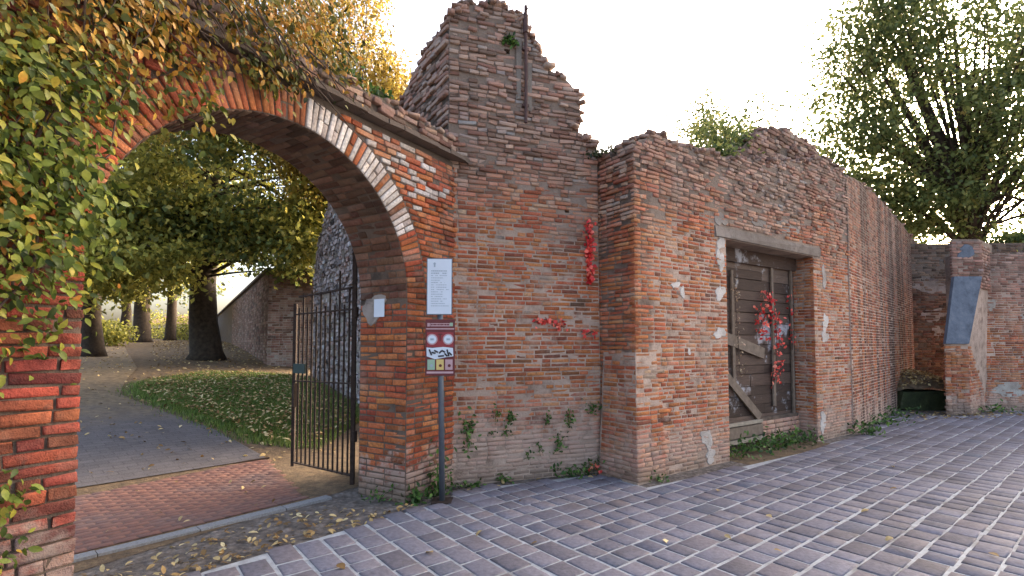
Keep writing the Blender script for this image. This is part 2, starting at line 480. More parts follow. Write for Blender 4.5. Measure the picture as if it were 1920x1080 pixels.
def rubble(parent, pts, mat, n, size=(0.05, 0.17), name='rubble'):
    """pts: function returning a random world point"""
    V = []
    for i in range(n):
        L = rnd.uniform(*size)
        v = brick_verts(L, rnd.uniform(.03, .055), rnd.uniform(.06, .12), 0.006)
        v[:, 1] -= .04
        R3 = np.array(Matrix.Rotation(rnd.uniform(0, 6.28), 3, 'Z') @ Matrix.Rotation(rnd.gauss(0, .16), 3, 'X') @ Matrix.Rotation(rnd.gauss(0, .16), 3, 'Y'))
        V.append(v @ R3.T + pts())
    base = np.array(root_of(parent))
    V = np.concatenate(V) - base
    BF2 = np.concatenate([BF, [(11, 10, 9, 8)]])
    Fc = (BF2[None] + 12 * np.arange(n)[:, None, None]).reshape(-1, 4)
    return link_mesh(name, mesh_np(name, V, [Fc]), M[mat], parent, base, 'stuff')

def ragged(pts, step=0.13, amp=0.05):
    """polyline with small brick-like steps"""
    out = [pts[0]]
    for (x0, z0), (x1, z1) in zip(pts, pts[1:]):
        L = math.hypot(x1 - x0, z1 - z0); n = max(1, int(L / step))
        for i in range(1, n):
            t = i / n + rnd.uniform(-.2, .2) / n
            out.append((x0 + (x1 - x0) * t, z0 + (z1 - z0) * t + rnd.uniform(-amp, amp)))
        out.append((x1, z1))
    return out

# ------------------------------------------------------------------ leaves
def leaf_template(kind):
    if kind == 'near':      # pointed oval, folded along the rib, slightly drooping
        xs = [0.0, 0.22, 0.5, 0.78, 1.0]; ws = [0.0, 0.20, 0.25, 0.15, 0.0]
        V = [(0, 0, 0)]
        for x, w in list(zip(xs, ws))[1:4]:
            dz = -0.22 * x * x
            V += [(x, -w, dz + .10 * w * 2), (x, 0, dz), (x, w, dz + .10 * w * 2)]
        V.append((1, 0, -0.26))
        F4 = [(1, 4, 5, 2), (2, 5, 6, 3), (4, 7, 8, 5), (5, 8, 9, 6)]
        F3 = [(0, 1, 2), (0, 2, 3), (7, 10, 8), (8, 10, 9)]
        return np.array(V, float), np.array(F4), np.array(F3)
    V = [(0, 0, 0), (.5, -.3, .05), (1, 0, -.08), (.5, .3, .05)]
    return np.array(V, float), np.array([(0, 1, 2, 3)]), None

def leaf_arrays(P, D, N, S, kind):
    T, F4, F3 = leaf_template(kind)
    D = D / np.linalg.norm(D, axis=1, keepdims=True)
    Y = np.cross(N, D); Y /= np.linalg.norm(Y, axis=1, keepdims=True) + 1e-9
    Zv = np.cross(D, Y)
    V = P[:, None] + S[:, None, None] * (T[None, :, :1] * D[:, None] + T[None, :, 1:2] * Y[:, None] + T[None, :, 2:] * Zv[:, None])
    m = len(T); k = np.arange(len(P))[:, None, None] * m
    fs = [(F4[None] + k).reshape(-1, 4)]
    if F3 is not None: fs.append((F3[None] + k).reshape(-1, 3))
    return V.reshape(-1, 3), fs

def leaf_mesh(name, P, D, N, S, mat, parent, kind='far', okind=None):
    base = np.array(root_of(parent)) if parent else np.zeros(3)
    V, fs = leaf_arrays(P - base, D, N, S, kind)
    return link_mesh(name, mesh_np(name, V, fs), mat, parent, base, okind)

def rdir(n, bias=(0, 0, 0), sp=1.0):
    v = rng.normal(0, sp, (n, 3)) + np.array(bias); return v / (np.linalg.norm(v, axis=1, keepdims=True) + 1e-9)

def tree(name, label, base, height, r, crowns, leaf, mat, bark='bark', per=90, lean=(0, 0), group=None, fork=0.55, spread=0.55, kind='far', cat='tree', limb_every=2, stems=1, droop=0.0, limbs=()):
    base = np.array(base, float)
    root = empty(name, base, label, cat, group)
    tr = MB(); br = MB()
    top = base + np.array([lean[0], lean[1], height])
    trunks = []
    for k in range(stems):
        off = np.array([rnd.uniform(-1, 1), rnd.uniform(-1, 1), 0]) * r * (1.2 if stems > 1 else 0)
        tp = top + off * 5 * (stems > 1)
        pts = [base + off - UP * 0.1, base + off + UP * 0.25]
        for t in (0.2, 0.4, 0.6, 0.8, 1.0):
            pts.append(base + off + (tp - base - off) * t + np.array([rnd.uniform(-1, 1), rnd.uniform(-1, 1), 0]) * r * 0.35)
        q = r / (1 if stems == 1 else 1.5)
        tr.tube(pts, [q * 1.55, q * 1.15, q, q * .9, q * .78, q * .6, q * .35], 12)
        trunks.append(np.array(pts))
    tr.build('trunk', M[bark], root, smooth=True)
    Ps = []
    ci = 0
    for (c, rad, ncl) in crowns:
        c = np.array(c, float); rad = np.array(rad, float)
        d = rdir(ncl); rr = rng.uniform(0.25, 1.0, (ncl, 1)) ** 0.55
        pts = c + d * rr * rad
        for p in pts:
            ci += 1
            if ci % limb_every == 0:
                tk = trunks[ci % len(trunks)]
                f = min(1.0, max(fork, rnd.uniform(fork, 1.0)))
                i = f * (len(tk) - 1); i0 = int(i); i1 = min(i0 + 1, len(tk) - 1)
                s0 = tk[i0] + (tk[i1] - tk[i0]) * (i - i0)
                mid = (s0 + p) / 2 + np.array([rnd.uniform(-.3, .3), rnd.uniform(-.3, .3), rnd.uniform(0, .5)]) * np.linalg.norm(p - s0) * .25
                bz = [(1 - t) ** 2 * s0 + 2 * t * (1 - t) * mid + t * t * p for t in np.linspace(0, 1, 6)]
                b0 = min(r * .4, 0.011 * np.linalg.norm(p - s0) + 0.012)
                br.tube(bz, np.linspace(b0, 0.008, 6), 5, caps=False)
        m = per
        sp = rng.normal(0, spread, (ncl, m, 3)) * rng.uniform(.6, 1.3, (ncl, 1, 1)) * np.array([1, 1, .6])
        q = pts[:, None] + sp
        q[..., 2] -= droop * np.abs(sp[..., 0])
        Ps.append(q.reshape(-1, 3))
    for lx, ly, lz, lr in limbs:
        s0 = trunks[0][4 + (int(lz * 10) % 2)]; e = np.array([lx, ly, lz], float); mid = s0 * .45 + e * .55 + UP * .5
        bz = [(1 - q_) ** 2 * s0 + 2 * q_ * (1 - q_) * mid + q_ * q_ * e for q_ in np.linspace(0, 1, 8)]
        lm = MB(); lm.tube(bz, np.linspace(lr, lr * .2, 8), 8); lm.build('limb', M[bark], root, smooth=True)
    if br.V: br.build('branch', M[bark], root, kind='stuff', smooth=True)
    P = np.concatenate(Ps); n = len(P)
    S = rng.uniform(.7, 1.3, n) * leaf
    leaf_mesh('crown', P, rdir(n, (0, 0, -.5)), rdir(n, (0, 0, .9)), S, M[mat], root, kind)
    return root

GOLD = [(0, (0.20, 0.12, 0.03)), (.35, (0.34, 0.24, 0.05)), (.7, (0.46, 0.33, 0.07)), (1, (0.30, 0.27, 0.08))]
GREEN = [(0, (0.09, 0.13, 0.05)), (.4, (0.16, 0.21, 0.07)), (.72, (0.26, 0.28, 0.085)), (.9, (0.38, 0.33, 0.10)), (1, (0.42, 0.30, 0.09))]
YGREEN = [(0, (0.14, 0.15, 0.035)), (.35, (0.28, 0.28, 0.06)), (.7, (0.42, 0.39, 0.09)), (1, (0.52, 0.42, 0.10))]
VINE = [(0, (0.03, 0.05, 0.012)), (.3, (0.085, 0.12, 0.018)), (.62, (0.19, 0.22, 0.035)), (.8, (0.32, 0.27, 0.04)), (.9, (0.52, 0.20, 0.04)), (1, (0.20, 0.07, 0.03))]
VINE2 = [(0, (0.045, 0.04, 0.012)), (.25, (0.10, 0.11, 0.02)), (.45, (0.20, 0.17, 0.03)), (.62, (0.36, 0.17, 0.03)), (.8, (0.46, 0.21, 0.035)), (.92, (0.42, 0.30, 0.06)), (1, (0.10, 0.045, 0.025))]
REDV = [(0, (0.55, 0.025, 0.03)), (.45, (0.74, 0.05, 0.05)), (.75, (0.80, 0.15, 0.11)), (1, (0.85, 0.32, 0.22))]
LITTER = [(0, (0.15, 0.08, 0.035)), (.35, (0.30, 0.18, 0.07)), (.7, (0.46, 0.34, 0.16)), (1, (0.55, 0.46, 0.27))]
M['l_gold'] = leaf_mat('golden_leaves', GOLD, .45)
M['l_green'] = leaf_mat('green_leaves', GREEN, .5)
M['l_ygreen'] = leaf_mat('yellow_green_leaves', YGREEN, .5)
M['l_lime'] = leaf_mat('lime_leaves', [(0, (0.07, 0.10, 0.035)), (.5, (0.125, 0.16, 0.05)), (.85, (0.19, 0.20, 0.065)), (1, (0.30, 0.23, 0.08))], .45)
M['l_vine'] = leaf_mat('creeper_leaves', VINE, .3, .45, zgrad=(2.6, 3.7, VINE2))
M['l_red'] = leaf_mat('red_creeper_leaves', REDV, .25)
M['l_weed'] = leaf_mat('weed_leaves', [(0, (0.03, 0.06, 0.015)), (.6, (0.07, 0.14, 0.03)), (1, (0.14, 0.22, 0.05))], .25)
M['l_moss'] = leaf_mat('moss_leaves', [(0, (0.02, 0.03, 0.012)), (.6, (0.045, 0.055, 0.02)), (1, (0.10, 0.10, 0.04))], .1)
M['l_litter'] = leaf_mat('fallen_leaves', LITTER, .15, .7)
M['l_grass'] = leaf_mat('grass', [(0, (0.07, 0.12, 0.025)), (.6, (0.16, 0.24, 0.05)), (1, (0.27, 0.29, 0.09))], .25)

# ------------------------------------------------------------------ ground
GO, GU = (-2.47, 2.9), (0.528, 0.849)
G = Surf(GO, GU)
GW = 2.65
def gdist(x, y): return (x - GO[0]) * -0.849 + (y - GO[1]) * 0.528
def hgt(x, y):
    d = np.maximum(gdist(np.asarray(x, float), np.asarray(y, float)) - 3.0, 0)
    return 2.2 * (1 - np.exp(-d * 0.0573))

t = NT('dirt'); P = t.pos()
c = t.ramp(t.noise(3, 6, P, .7), [(0.3, (0.07, 0.055, 0.04)), (0.55, (0.14, 0.11, 0.085)), (0.8, (0.24, 0.20, 0.17))])
t.bump(t.noise(30, 5, P, .7), .8, .03); M['dirt'] = t.fin(c, .95)
t = NT('leafy_soil'); P = t.pos()
c = t.ramp(t.noise(7, 6, P, .75), [(0.3, (0.06, 0.045, 0.03)), (0.55, (0.16, 0.105, 0.06)), (0.75, (0.27, 0.19, 0.10))])
t.bump(t.noise(22, 5, P, .7), .8, .04); M['soil'] = t.fin(c, .95)

def sheet(name, pts, z, mat, kind='structure'):
    me = bpy.data.meshes.new(name)
    me.from_pydata([(x, y, z) for x, y in pts], [], [tuple(range(len(pts)))])
    bm = bmesh.new(); bm.from_mesh(me); bmesh.ops.triangulate(bm, faces=bm.faces); bmesh.ops.recalc_face_normals(bm, faces=bm.faces)
    if bm.faces[0].normal.z < 0: bmesh.ops.reverse_faces(bm, faces=bm.faces)
    bm.to_mesh(me); bm.free()
    return tag(link_mesh(name, me, mat), kind=kind)

sheet('ground', [(-900, -900), (900, -900), (900, 900), (-900, 900)], -0.03, M['dirt'])

ds = np.concatenate([np.linspace(0.9, 20, 90), np.linspace(20.5, 70, 60), [100, 200, 500]])
ls = np.concatenate([[-400, -100], np.linspace(-45, 30, 160), [100, 400]])
DD, LL = np.meshgrid(ds, ls, indexing='ij')
X = GO[0] + GU[0] * LL - 0.849 * DD; Y = GO[1] + GU[1] * LL + 0.528 * DD
Zt = hgt(X, Y) - 0.004
V = np.stack([X, Y, Zt], -1).reshape(-1, 3); nl = len(ls)
idx = np.arange(len(V)).reshape(len(ds), nl)
Fq = np.stack([idx[:-1, :-1], idx[:-1, 1:], idx[1:, 1:], idx[1:, :-1]], -1).reshape(-1, 4)
me = mesh_np('garden_ground', V, [Fq], True)
me.flip_normals() if me.polygons[0].normal.z < 0 else None
tag(link_mesh('garden_ground', me, M['soil']), kind='structure')

PATH_R = [(-3.43, 7.15), (-4.84, 8.28), (-6.32, 9.15), (-7.85, 10.2), (-8.93, 11.75), (-10.4, 14.1), (-14, 18.5), (-20, 26)]
PATH_L = [(-6.6, 3.2), (-7.6, 4.8), (-8.8, 6.6), (-10.2, 8.6), (-11.6, 10.6), (-13.4, 13.2), (-17, 17.2), (-23, 24)]
def along(pl, t):
    i = min(int(t * (len(pl) - 1)), len(pl) - 2); f = t * (len(pl) - 1) - i
    return (pl[i][0] * (1 - f) + pl[i + 1][0] * f, pl[i][1] * (1 - f) + pl[i + 1][1] * f)
V = []; nn, mm = 80, 16
for i in range(nn):
    a, b = along(PATH_R, i / (nn - 1)), along(PATH_L, i / (nn - 1))
    for k in range(mm):
        f = k / (mm - 1); x, y = a[0] * (1 - f) + b[0] * f, a[1] * (1 - f) + b[1] * f
        V.append((x, y, float(hgt(x, y)) + 0.008))
idx = np.arange(nn * mm).reshape(nn, mm)
Fq = np.stack([idx[:-1, :-1], idx[:-1, 1:], idx[1:, 1:], idx[1:, :-1]], -1).reshape(-1, 4)
t = NT('asphalt_path'); P = t.pos()
c = t.ramp(t.noise(90, 4, P), [(0.35, (0.085, 0.076, 0.074)), (0.65, (0.145, 0.13, 0.128))])
c = t.mix(.5, c, t.ramp(t.noise(2.2, 5, P, .7), [(.3, (.6, .57, .55)), (.7, (1.35, 1.3, 1.3))]), 'MULTIPLY')
bk = t.n('ShaderNodeTexBrick'); bk.inputs['Scale'].default_value = 1.0; bk.inputs['Brick Width'].default_value = .24; bk.inputs['Row Height'].default_value = .12; bk.inputs['Mortar Size'].default_value = .008
mp = t.n('ShaderNodeMapping'); mp.inputs['Rotation'].default_value = (0, 0, -.86); t.set(mp.inputs['Vector'], P); t.set(bk.inputs['Vector'], mp.outputs[0])
bk.inputs['Color1'].default_value = (1.1, 1.08, 1.08, 1); bk.inputs['Color2'].default_value = (.86, .84, .85, 1); bk.inputs['Mortar'].default_value = (.62, .6, .58, 1)
c = t.mix(.8, c, bk.outputs['Color'], 'MULTIPLY')
sep = t.n('ShaderNodeSeparateXYZ'); t.set(sep.inputs[0], P)
far = t.smooth(t.math('ADD', sep.outputs[2], t.math('MULTIPLY', t.noise(1.5, 4, P), .35)), .42, .8)
c = t.mix(far, c, t.ramp(t.noise(8, 5, P, .7), [(0.35, (0.10, 0.068, 0.042)), (0.65, (0.25, 0.175, 0.10))]))
t.bump(t.noise(130, 3, P), .4, .01); M['asphalt'] = t.fin(c, .75)
me = mesh_np('garden_path', V, [Fq], True)
if me.polygons[0].normal.z < 0: me.flip_normals()
tag(link_mesh('garden_path', me, M['asphalt']), kind='structure')

# ---- plaza with its stone setts
PL = [(-0.72, 5.20), (-2.15, 3.66), (-2.9, 2.4), (-2.9, -6), (30, -6), (30, 12.4), (11.6, 12.15), (11.0, 11.6), (9.7, 11.2), (8.9, 11.7), (6.25, 9.02), (5.2, 8.3), (4.6, 7.75), (3.1, 6.75), (1.5, 5.72), (1.05, 6.3), (-0.55, 5.62)]
t = NT('grout'); P = t.pos()
c = t.ramp(t.noise(14, 5, P, .7), [(0.3, (0.27, 0.26, 0.25)), (0.6, (0.41, 0.405, 0.40)), (0.85, (0.50, 0.50, 0.50))])
c = t.mix(t.math('MULTIPLY', t.smooth(t.noise(1.3, 5, P, .7), .5, .66), .75), c, (0.17, 0.15, 0.135, 1))
t.bump(t.noise(60, 4, P), .5, .01); M['grout'] = t.fin(c, .8)
t = NT('gravelly_dirt'); P = t.pos()
c = t.ramp(t.noise(9, 6, P, .75), [(0.3, (0.085, 0.068, 0.055)), (0.5, (0.17, 0.14, 0.12)), (0.7, (0.27, 0.235, 0.21)), (.85, (0.16, 0.10, 0.075))])
vo = t.n('ShaderNodeTexVoronoi'); vo.inputs['Scale'].default_value = 16; t.set(vo.inputs['Vector'], P)
c = t.mix(.5, c, t.ramp(vo.outputs['Distance'], [(.2, (1.3, 1.25, 1.2)), (.55, (.5, .48, .46))]), 'MULTIPLY')
t.bump(t.math('ADD', t.noise(40, 5, P, .7), t.math('MULTIPLY', vo.outputs['Distance'], -1.2)), .9, .025); M['gravelly_dirt'] = t.fin(c, .95)
plaza = sheet('plaza', PL, 0.0, M['grout'])
t = NT('paving_stone'); P = t.pos(); r1, r2, r3 = t.piece_random()
c = t.ramp(r1, [(0, (0.135, 0.118, 0.128)), (.4, (0.178, 0.16, 0.178)), (.8, (0.205, 0.186, 0.208)), (.95, (0.185, 0.155, 0.16)), (1, (0.13, 0.132, 0.158))])
c = t.mix(.6, c, t.ramp(t.noise(28, 5, P, .65), [(0.3, (0.55, 0.54, 0.53)), (0.7, (1.3, 1.28, 1.28))]), 'MULTIPLY')
c = t.mix(t.math('MULTIPLY', t.smooth(t.noise(1.1, 4, P, .6), .5, .72), .5), c, (0.085, 0.066, 0.055, 1))
t.bump(t.noise(45, 5, P, .65), .5, .012)
c = t.mix(t.math('MULTIPLY', t.smooth(t.noise(6, 5, P, .75), .56, .68), .4), c, (0.09, 0.075, 0.065, 1))
t.b.inputs['Specular IOR Level'].default_value = .2
M['sett'] = t.fin(c, t.math('ADD', .7, t.math('MULTIPLY', t.noise(5, 3, P), .25)))

def inpoly(x, y, poly):
    c = False
    for (x0, y0), (x1, y1) in zip(poly, poly[1:] + poly[:1]):
        if (y0 > y) != (y1 > y) and x < (x1 - x0) * (y - y0) / (y1 - y0) + x0: c = not c
    return c

def sett_verts(w, l, h):
    c = 0.012
    a, b = w / 2, l / 2
    tp = np.array([[-a + c, -b + c, h], [a - c, -b + c, h], [a - c, b - c, h], [-a + c, b - c, h]])
    md = np.array([[-a, -b, h - .006], [a, -b, h - .006], [a, b, h - .006], [-a, b, h - .006]])
    bt = md.copy(); bt[:, 2] = -0.02
    tp += rng.uniform(-.006, .006, tp.shape) * np.array([1, 1, .15]); md += rng.uniform(-.005, .005, md.shape) * np.array([1, 1, .2])
    return np.concatenate([tp, md, bt])
thA = R_(38.2)
eA = np.array([math.cos(thA), math.sin(thA)]); eB = np.array([-math.sin(thA), math.cos(thA)])
stones = []
ROW = 0.212
def lay_rows(along_v, across_v, rows, amin, amax, cond):
    for k in rows:
        w0 = ROW
        a = amin + rnd.uniform(0, .3)
        while a < amax:
            L = rnd.choice([.17, .19, .21, .24, .27, .31, .36]) * rnd.uniform(.95, 1.05)
            ctr = along_v * (a + L / 2) + across_v * (k * ROW + rnd.uniform(-.006, .006))
            if cond(ctr) : stones.append((ctr, along_v, across_v, L - rnd.uniform(.016, .026), ROW - rnd.uniform(.018, .03), rnd.uniform(.006, .012)))
            a += L
SPLIT = 3.0
def ok(c): return inpoly(c[0], c[1], PL) and c[1] > 2.6 and abs(c[0]) < c[1] * 1.15 + .6 and c[1] < 12.6
# left part: rows run away from the camera to the left; right part: rows run along the door wall
lay_rows(eB, eA, range(-6, int(SPLIT / ROW)), -3, 8, ok)
def okr(c): return ok(c) and (c @ eA) > SPLIT - ROW / 2 + .0
SPA = (int(SPLIT / ROW) - .5) * ROW
def lay_right():
    for k in range(-30, 40):
        a = SPA
        while a < 18:
            L = rnd.choice([.17, .19, .21, .24, .27, .31]) * rnd.uniform(.95, 1.05)
            ctr = eA * (a + L / 2) + eB * (k * ROW + rnd.uniform(-.006, .006))
            if ok(ctr): stones.append((ctr, eA, eB, L - rnd.uniform(.014, .024), ROW - rnd.uniform(.010, .02), rnd.uniform(.005, .009)))
            a += L
lay_right()
def place_pieces(parent, pieces, mat, name, stuff_name, limit=300, vfun=sett_verts, z=0.0):
    """pieces: (centre2, along, across, length, width, height)"""
    C = np.array([[p[0][0], p[0][1], z] for p in pieces])
    q = proj(C); dist = np.linalg.norm(C - np.array([0, 0, 1.6]), axis=1)
    inn = (q[:, 0] > 0) & (q[:, 0] < 1920) & (q[:, 1] < 1078) & (q[:, 1] > 0)
    sz = np.array([p[3] * p[4] for p in pieces]) / dist ** 3
    order = np.argsort(-np.where(inn, sz, 0)); keep = set(order[:limit].tolist())
    lib = {}; Vs = []
    for i, (c, al, ac, L, W, h) in enumerate(pieces):
        if i in keep:
            key = (round(L / .04), rnd.randrange(4))
            if key not in lib:
                me = mesh_np(name, vfun(max(.04, round(L / .04) * .04), W, h), [BF]); me.materials.append(M[mat]); lib[key] = (me, max(.04, round(L / .04) * .04))
            me, L0 = lib[key]
            o = bpy.data.objects.new(name, me); COL.objects.link(o); o.parent = parent
            ang = math.atan2(al[1], al[0]) + rnd.gauss(0, .006)
            o.rotation_euler = (rnd.gauss(0, .004), rnd.gauss(0, .004), ang); o.scale = (L / L0, 1, 1)
            o.location = Vector((c[0], c[1], z)) - root_of(parent)
        else:
            v = vfun(L, W, h); ang = rnd.gauss(0, .006)
            a2 = np.array(al) * math.cos(ang) + np.array(ac) * math.sin(ang); b2 = np.array(ac) * math.cos(ang) - np.array(al) * math.sin(ang)
            Vs.append(np.stack([c[0] + v[:, 0] * a2[0] + v[:, 1] * b2[0], c[1] + v[:, 0] * a2[1] + v[:, 1] * b2[1], z + v[:, 2] + rnd.uniform(-.001, .001)], 1))
    if Vs:
        Fc = (BF[None] + 12 * np.arange(len(Vs))[:, None, None]).reshape(-1, 4)
        base = np.array(root_of(parent))
        link_mesh(stuff_name, mesh_np(stuff_name, np.concatenate(Vs) - base, [Fc]), M[mat], parent, base, 'stuff')
# BF winds for a wall face (front at 0..3); for setts the top ring plays the face
place_pieces(plaza, stones, 'sett', 'paving_stone', 'paving')

sheet('dirt_strip', [(-6, -1.0), (-2.6, -1.0), (-.4, 5.3), (-.5, 5.95), (-2.9, 7.0), (-6, 3.6)], -.008, M['gravelly_dirt'])
# ---- clay threshold inside the gateway, granite kerb in front of it
TH = [(-3.31, 3.97), (-2.15, 5.32), (-2.35, 5.6), (-3.43, 7.13), (-4.78, 5.7), (-5.6, 4.8), (-4.2, 3.0)]
t = NT('clay_paver'); P = t.pos(); r1, r2, r3 = t.piece_random()
c = t.ramp(r1, [(0, (0.165, 0.076, 0.058)), (.5, (0.18, 0.084, 0.063)), (1, (0.195, 0.092, 0.068))])
c = t.mix(.5, c, t.ramp(t.noise(20, 5, P, .7), [(0.3, (0.6, 0.58, 0.56)), (0.7, (1.25, 1.2, 1.2))]), 'MULTIPLY')
c = t.mix(t.math('MULTIPLY', t.smooth(t.noise(1.4, 4, P), .45, .68), .5), c, (0.13, 0.10, 0.095, 1))
t.bump(t.noise(50, 4, P), .4, .01); M['clay'] = t.fin(c, .75)
M['clay_joint'] = plain('clay_joint', (0.13, 0.075, 0.06), .95, .3, 20, .3)
threshold = sheet('threshold', TH, 0.004, M['clay_joint'])
pv = []
gu2 = np.array(GU) / np.linalg.norm(GU); gn2 = np.array([-gu2[1], gu2[0]])
eT = np.array([.653, .757]); eT /= np.linalg.norm(eT); nT = np.array([-eT[1], eT[0]])
b = -.2
for k in range(34):
    a = -2.2 - (k % 2) * .06
    while a < 3.6:
        ctr = np.array(TH[1]) + eT * (a - 1.9) + nT * (k * .082 + .045)
        if inpoly(ctr[0], ctr[1], TH): pv.append((ctr, eT, nT, .159, .078, .003))
        a += .163
place_pieces(threshold, pv, 'clay', 'clay_brick', 'clay_paving', z=.004, limit=299)
t = NT('granite'); P = t.pos()
c = t.ramp(t.noise(60, 4, P, .7), [(0.35, (0.15, 0.147, 0.147)), (0.65, (0.26, 0.255, 0.255))]); t.bump(t.noise(80, 3, P), .4, .01); M['granite'] = t.fin(c, .7)
kerb = empty('kerb', (-2.7, 4.6, 0), kind='structure')
k0, k1 = np.array([-3.55, 3.55]), np.array([-1.93, 5.38]); kd = (k1 - k0) / np.linalg.norm(k1 - k0); kn = np.array([kd[1], -kd[0]])
a = 0.0; Lk = np.linalg.norm(k1 - k0)
while a < Lk - .1:
    L = min(rnd.uniform(.5, .75), Lk - a)
    m = MB(); cc = k0 + kd * (a + L / 2) + kn * .03
    m.box((cc[0], cc[1], -.006), (L - .008, .12, .04 + rnd.uniform(0, .004)), ((kd[0], kd[1], 0), (-kd[1], kd[0], 0), (0, 0, 1)), .004)
    m.build('kerbstone', M['granite'], kerb); a += L
# threshold slot drain (dark line at the far edge of the clay strip)
m = MB(); m.bar((-4.82, 5.66, .012), (-3.40, 7.16, .012), .05, .02); m.build('drain_channel', M['iron'], threshold)

# ------------------------------------------------------------------ gateway
CA, CZ, CR = GW / 2, 2.07, GW / 2
arc = [(CA + CR * math.cos(th), CZ + CR * math.sin(th)) for th in np.linspace(math.pi, 0, 37)]
RO = CR + 0.27
arco = [(CA + RO * math.cos(th), CZ + RO * math.sin(th)) for th in np.linspace(math.pi, 0, 37)]
GE = 3.46
gate_root = empty('brick_gateway', (-1.77, 4.03, 0), 'red brick gateway with a round arch, half buried under creeper', 'gateway')
GZ = 3.70
gpoly = [(-2.2, -.05), (0, -.05)] + arc + [(GW, -.05), (GE, -.05), (GE, GZ), (-2.2, GZ)]
slab(G, gpoly, 0.68, M['mortar_dark'], gate_root)
ms = Masonry(gate_root)
zi = CZ
left = [(-2.2, 0), (0, 0), (0, zi)] + [p for p in arco if p[0] < CA and p[1] > zi + .02 and p[1] < GZ][0:0]
lp = [(-2.2, 0), (0, 0), (0, zi), (-0.27, zi)] + [p for p in arco if p[0] <= CA and zi < p[1] < GZ - .001] + [(CA, GZ), (-2.2, GZ)]
ms.lay(G, lp, 'b_pier', course=.073, length=.24, prot=(.006, .03), ext=.012, joint=.015, j=.006, rough=.2)
rp = [(GW, 0), (GE, 0), (GE, GZ), (CA, GZ)] + [p for p in arco if p[0] >= CA and zi < p[1] < GZ - .001] + [(GW + .27, zi), (GW, zi)]
ms.lay(G, rp, 'b_gate', course=.06, length=.25, joint=.014, prot=(.004, .016), ext=.0, rough=.15, miss=.01, rough_z=(2.2, 3.2, .6))
# voussoirs: two rings of bricks on edge
nv = 80
for k in range(nv):
    th = math.pi * (k + .5) / nv
    rad = G.u * math.cos(th) + UP * math.sin(th); tan = G.u * math.sin(th) - UP * math.cos(th)
    whole = rnd.random() < .75
    vm = 'b_white' if (R_(27) < th < R_(86) and rnd.random() < .82) else 'b_gate'
    wv = math.pi * (CR + .13) / nv - .012
    if whole:
        ms.put((G.pt(CA, CZ) + rad * (CR + .132), tan, rad, G.n), wv, .255, rnd.uniform(.008, .024), .06, .004, vm, rnd.gauss(0, .01))
    else:
        for r0, hh in ((.066, .122), (.2, .122)):
            ms.put((G.pt(CA, CZ) + rad * (CR + r0), tan, rad, G.n), wv, hh, rnd.uniform(.006, .022), .06, .004, vm, rnd.gauss(0, .01))
# reveal of the right pier and soffit
RV = Surf(tuple((G.pt(GW, 0, -.68))[:2]), tuple((G.n)[:2]))
ms.lay(RV, [(0, 0), (.68, 0), (.68, zi), (0, zi)], 'b_gate', course=.066, joint=.013, prot=(.002, .012), rough=.2, ext=.0)
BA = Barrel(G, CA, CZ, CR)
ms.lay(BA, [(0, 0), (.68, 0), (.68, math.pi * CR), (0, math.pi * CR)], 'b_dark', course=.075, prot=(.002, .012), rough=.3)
def _ga(c): return (c - G.pt(0, 0)) @ G.u
ms.recolour('b_gate', 'b_white', lambda c: (c - G.pt(0, 0)) @ G.n > -.05 and _ga(c) > 2.0 and c[2] > 3.0, .22)
ms.finish()
# eroded mortar stain plates of old plaster on the ring
# coping: projecting tile course, then rough brick courses sloping back
cop = MB()
a = -2.2
COPE = 3.5
while a < COPE:
    L = rnd.uniform(.2, .3)
    cop.box(G.pt(a + L / 2, GZ + .035, -.24), (L - .006, .72 + rnd.uniform(-.01, .03), .045), (G.u, -G.n, UP), .006); a += L
cop.build('coping_tiles', M['mortar_dark'], gate_root, 'stuff')
copw = Surf(tuple(G.pt(0, 0, .0)[:2]), GU)
mc = Masonry(gate_root, 0)
top_line = ragged([(COPE, 3.99), (2.5, 3.97), (1.8, 3.98), (0.5, 4.0), (-2.2, 4.05)], .2, .03)
cpoly = [(-2.2, GZ + .06), (COPE, GZ + .06)] + top_line
slab(copw, cpoly, .55, M['mortar_dark'], gate_root, 'coping')
mc.lay(copw, cpoly, 'b_rubble', course=.06, length=.2, prot=(.005, .04), rough=.7, miss=.03, z0=GZ + .06)
mc.finish()
rubble(gate_root, lambda: G.pt(rnd.uniform(-.2, COPE), 3.97 + rnd.uniform(-.02, .04), rnd.uniform(-.5, .02)), 'b_rubble', 150)
# old plaster daubs
def daub(S, a, z, w, h, parent, mat='plaster', p=.022, n=26, name='plaster_patch'):
    ph = [rnd.uniform(0, 6.28) for _ in range(4)]
    rad_ = lambda x: 1 + .22 * math.sin(2 * x + ph[0]) + .16 * math.sin(3 * x + ph[1]) + .10 * math.sin(5 * x + ph[2]) + .07 * math.sin(8 * x + ph[3])
    pts = [(a + w / 2 * math.cos(x) * rad_(x), z + h / 2 * math.sin(x) * rad_(x)) for x in np.linspace(0, 2 * math.pi, n, endpoint=False)]
    V = [S.pt(x, y, p + .002 * rnd.random()) for x, y in pts] + [S.pt(a + (x - a) * 1.12, z + (y - z) * 1.12, -.02) for x, y in pts]
    F = [tuple(range(n))] + [(i, n + i, n + (i + 1) % n, (i + 1) % n) for i in range(n)]
    m = MB(); m.add(V, F); return m.build(name, M[mat], parent)
daub(RV, .20, 1.98, .34, .26, gate_root, 'lintel', .013)

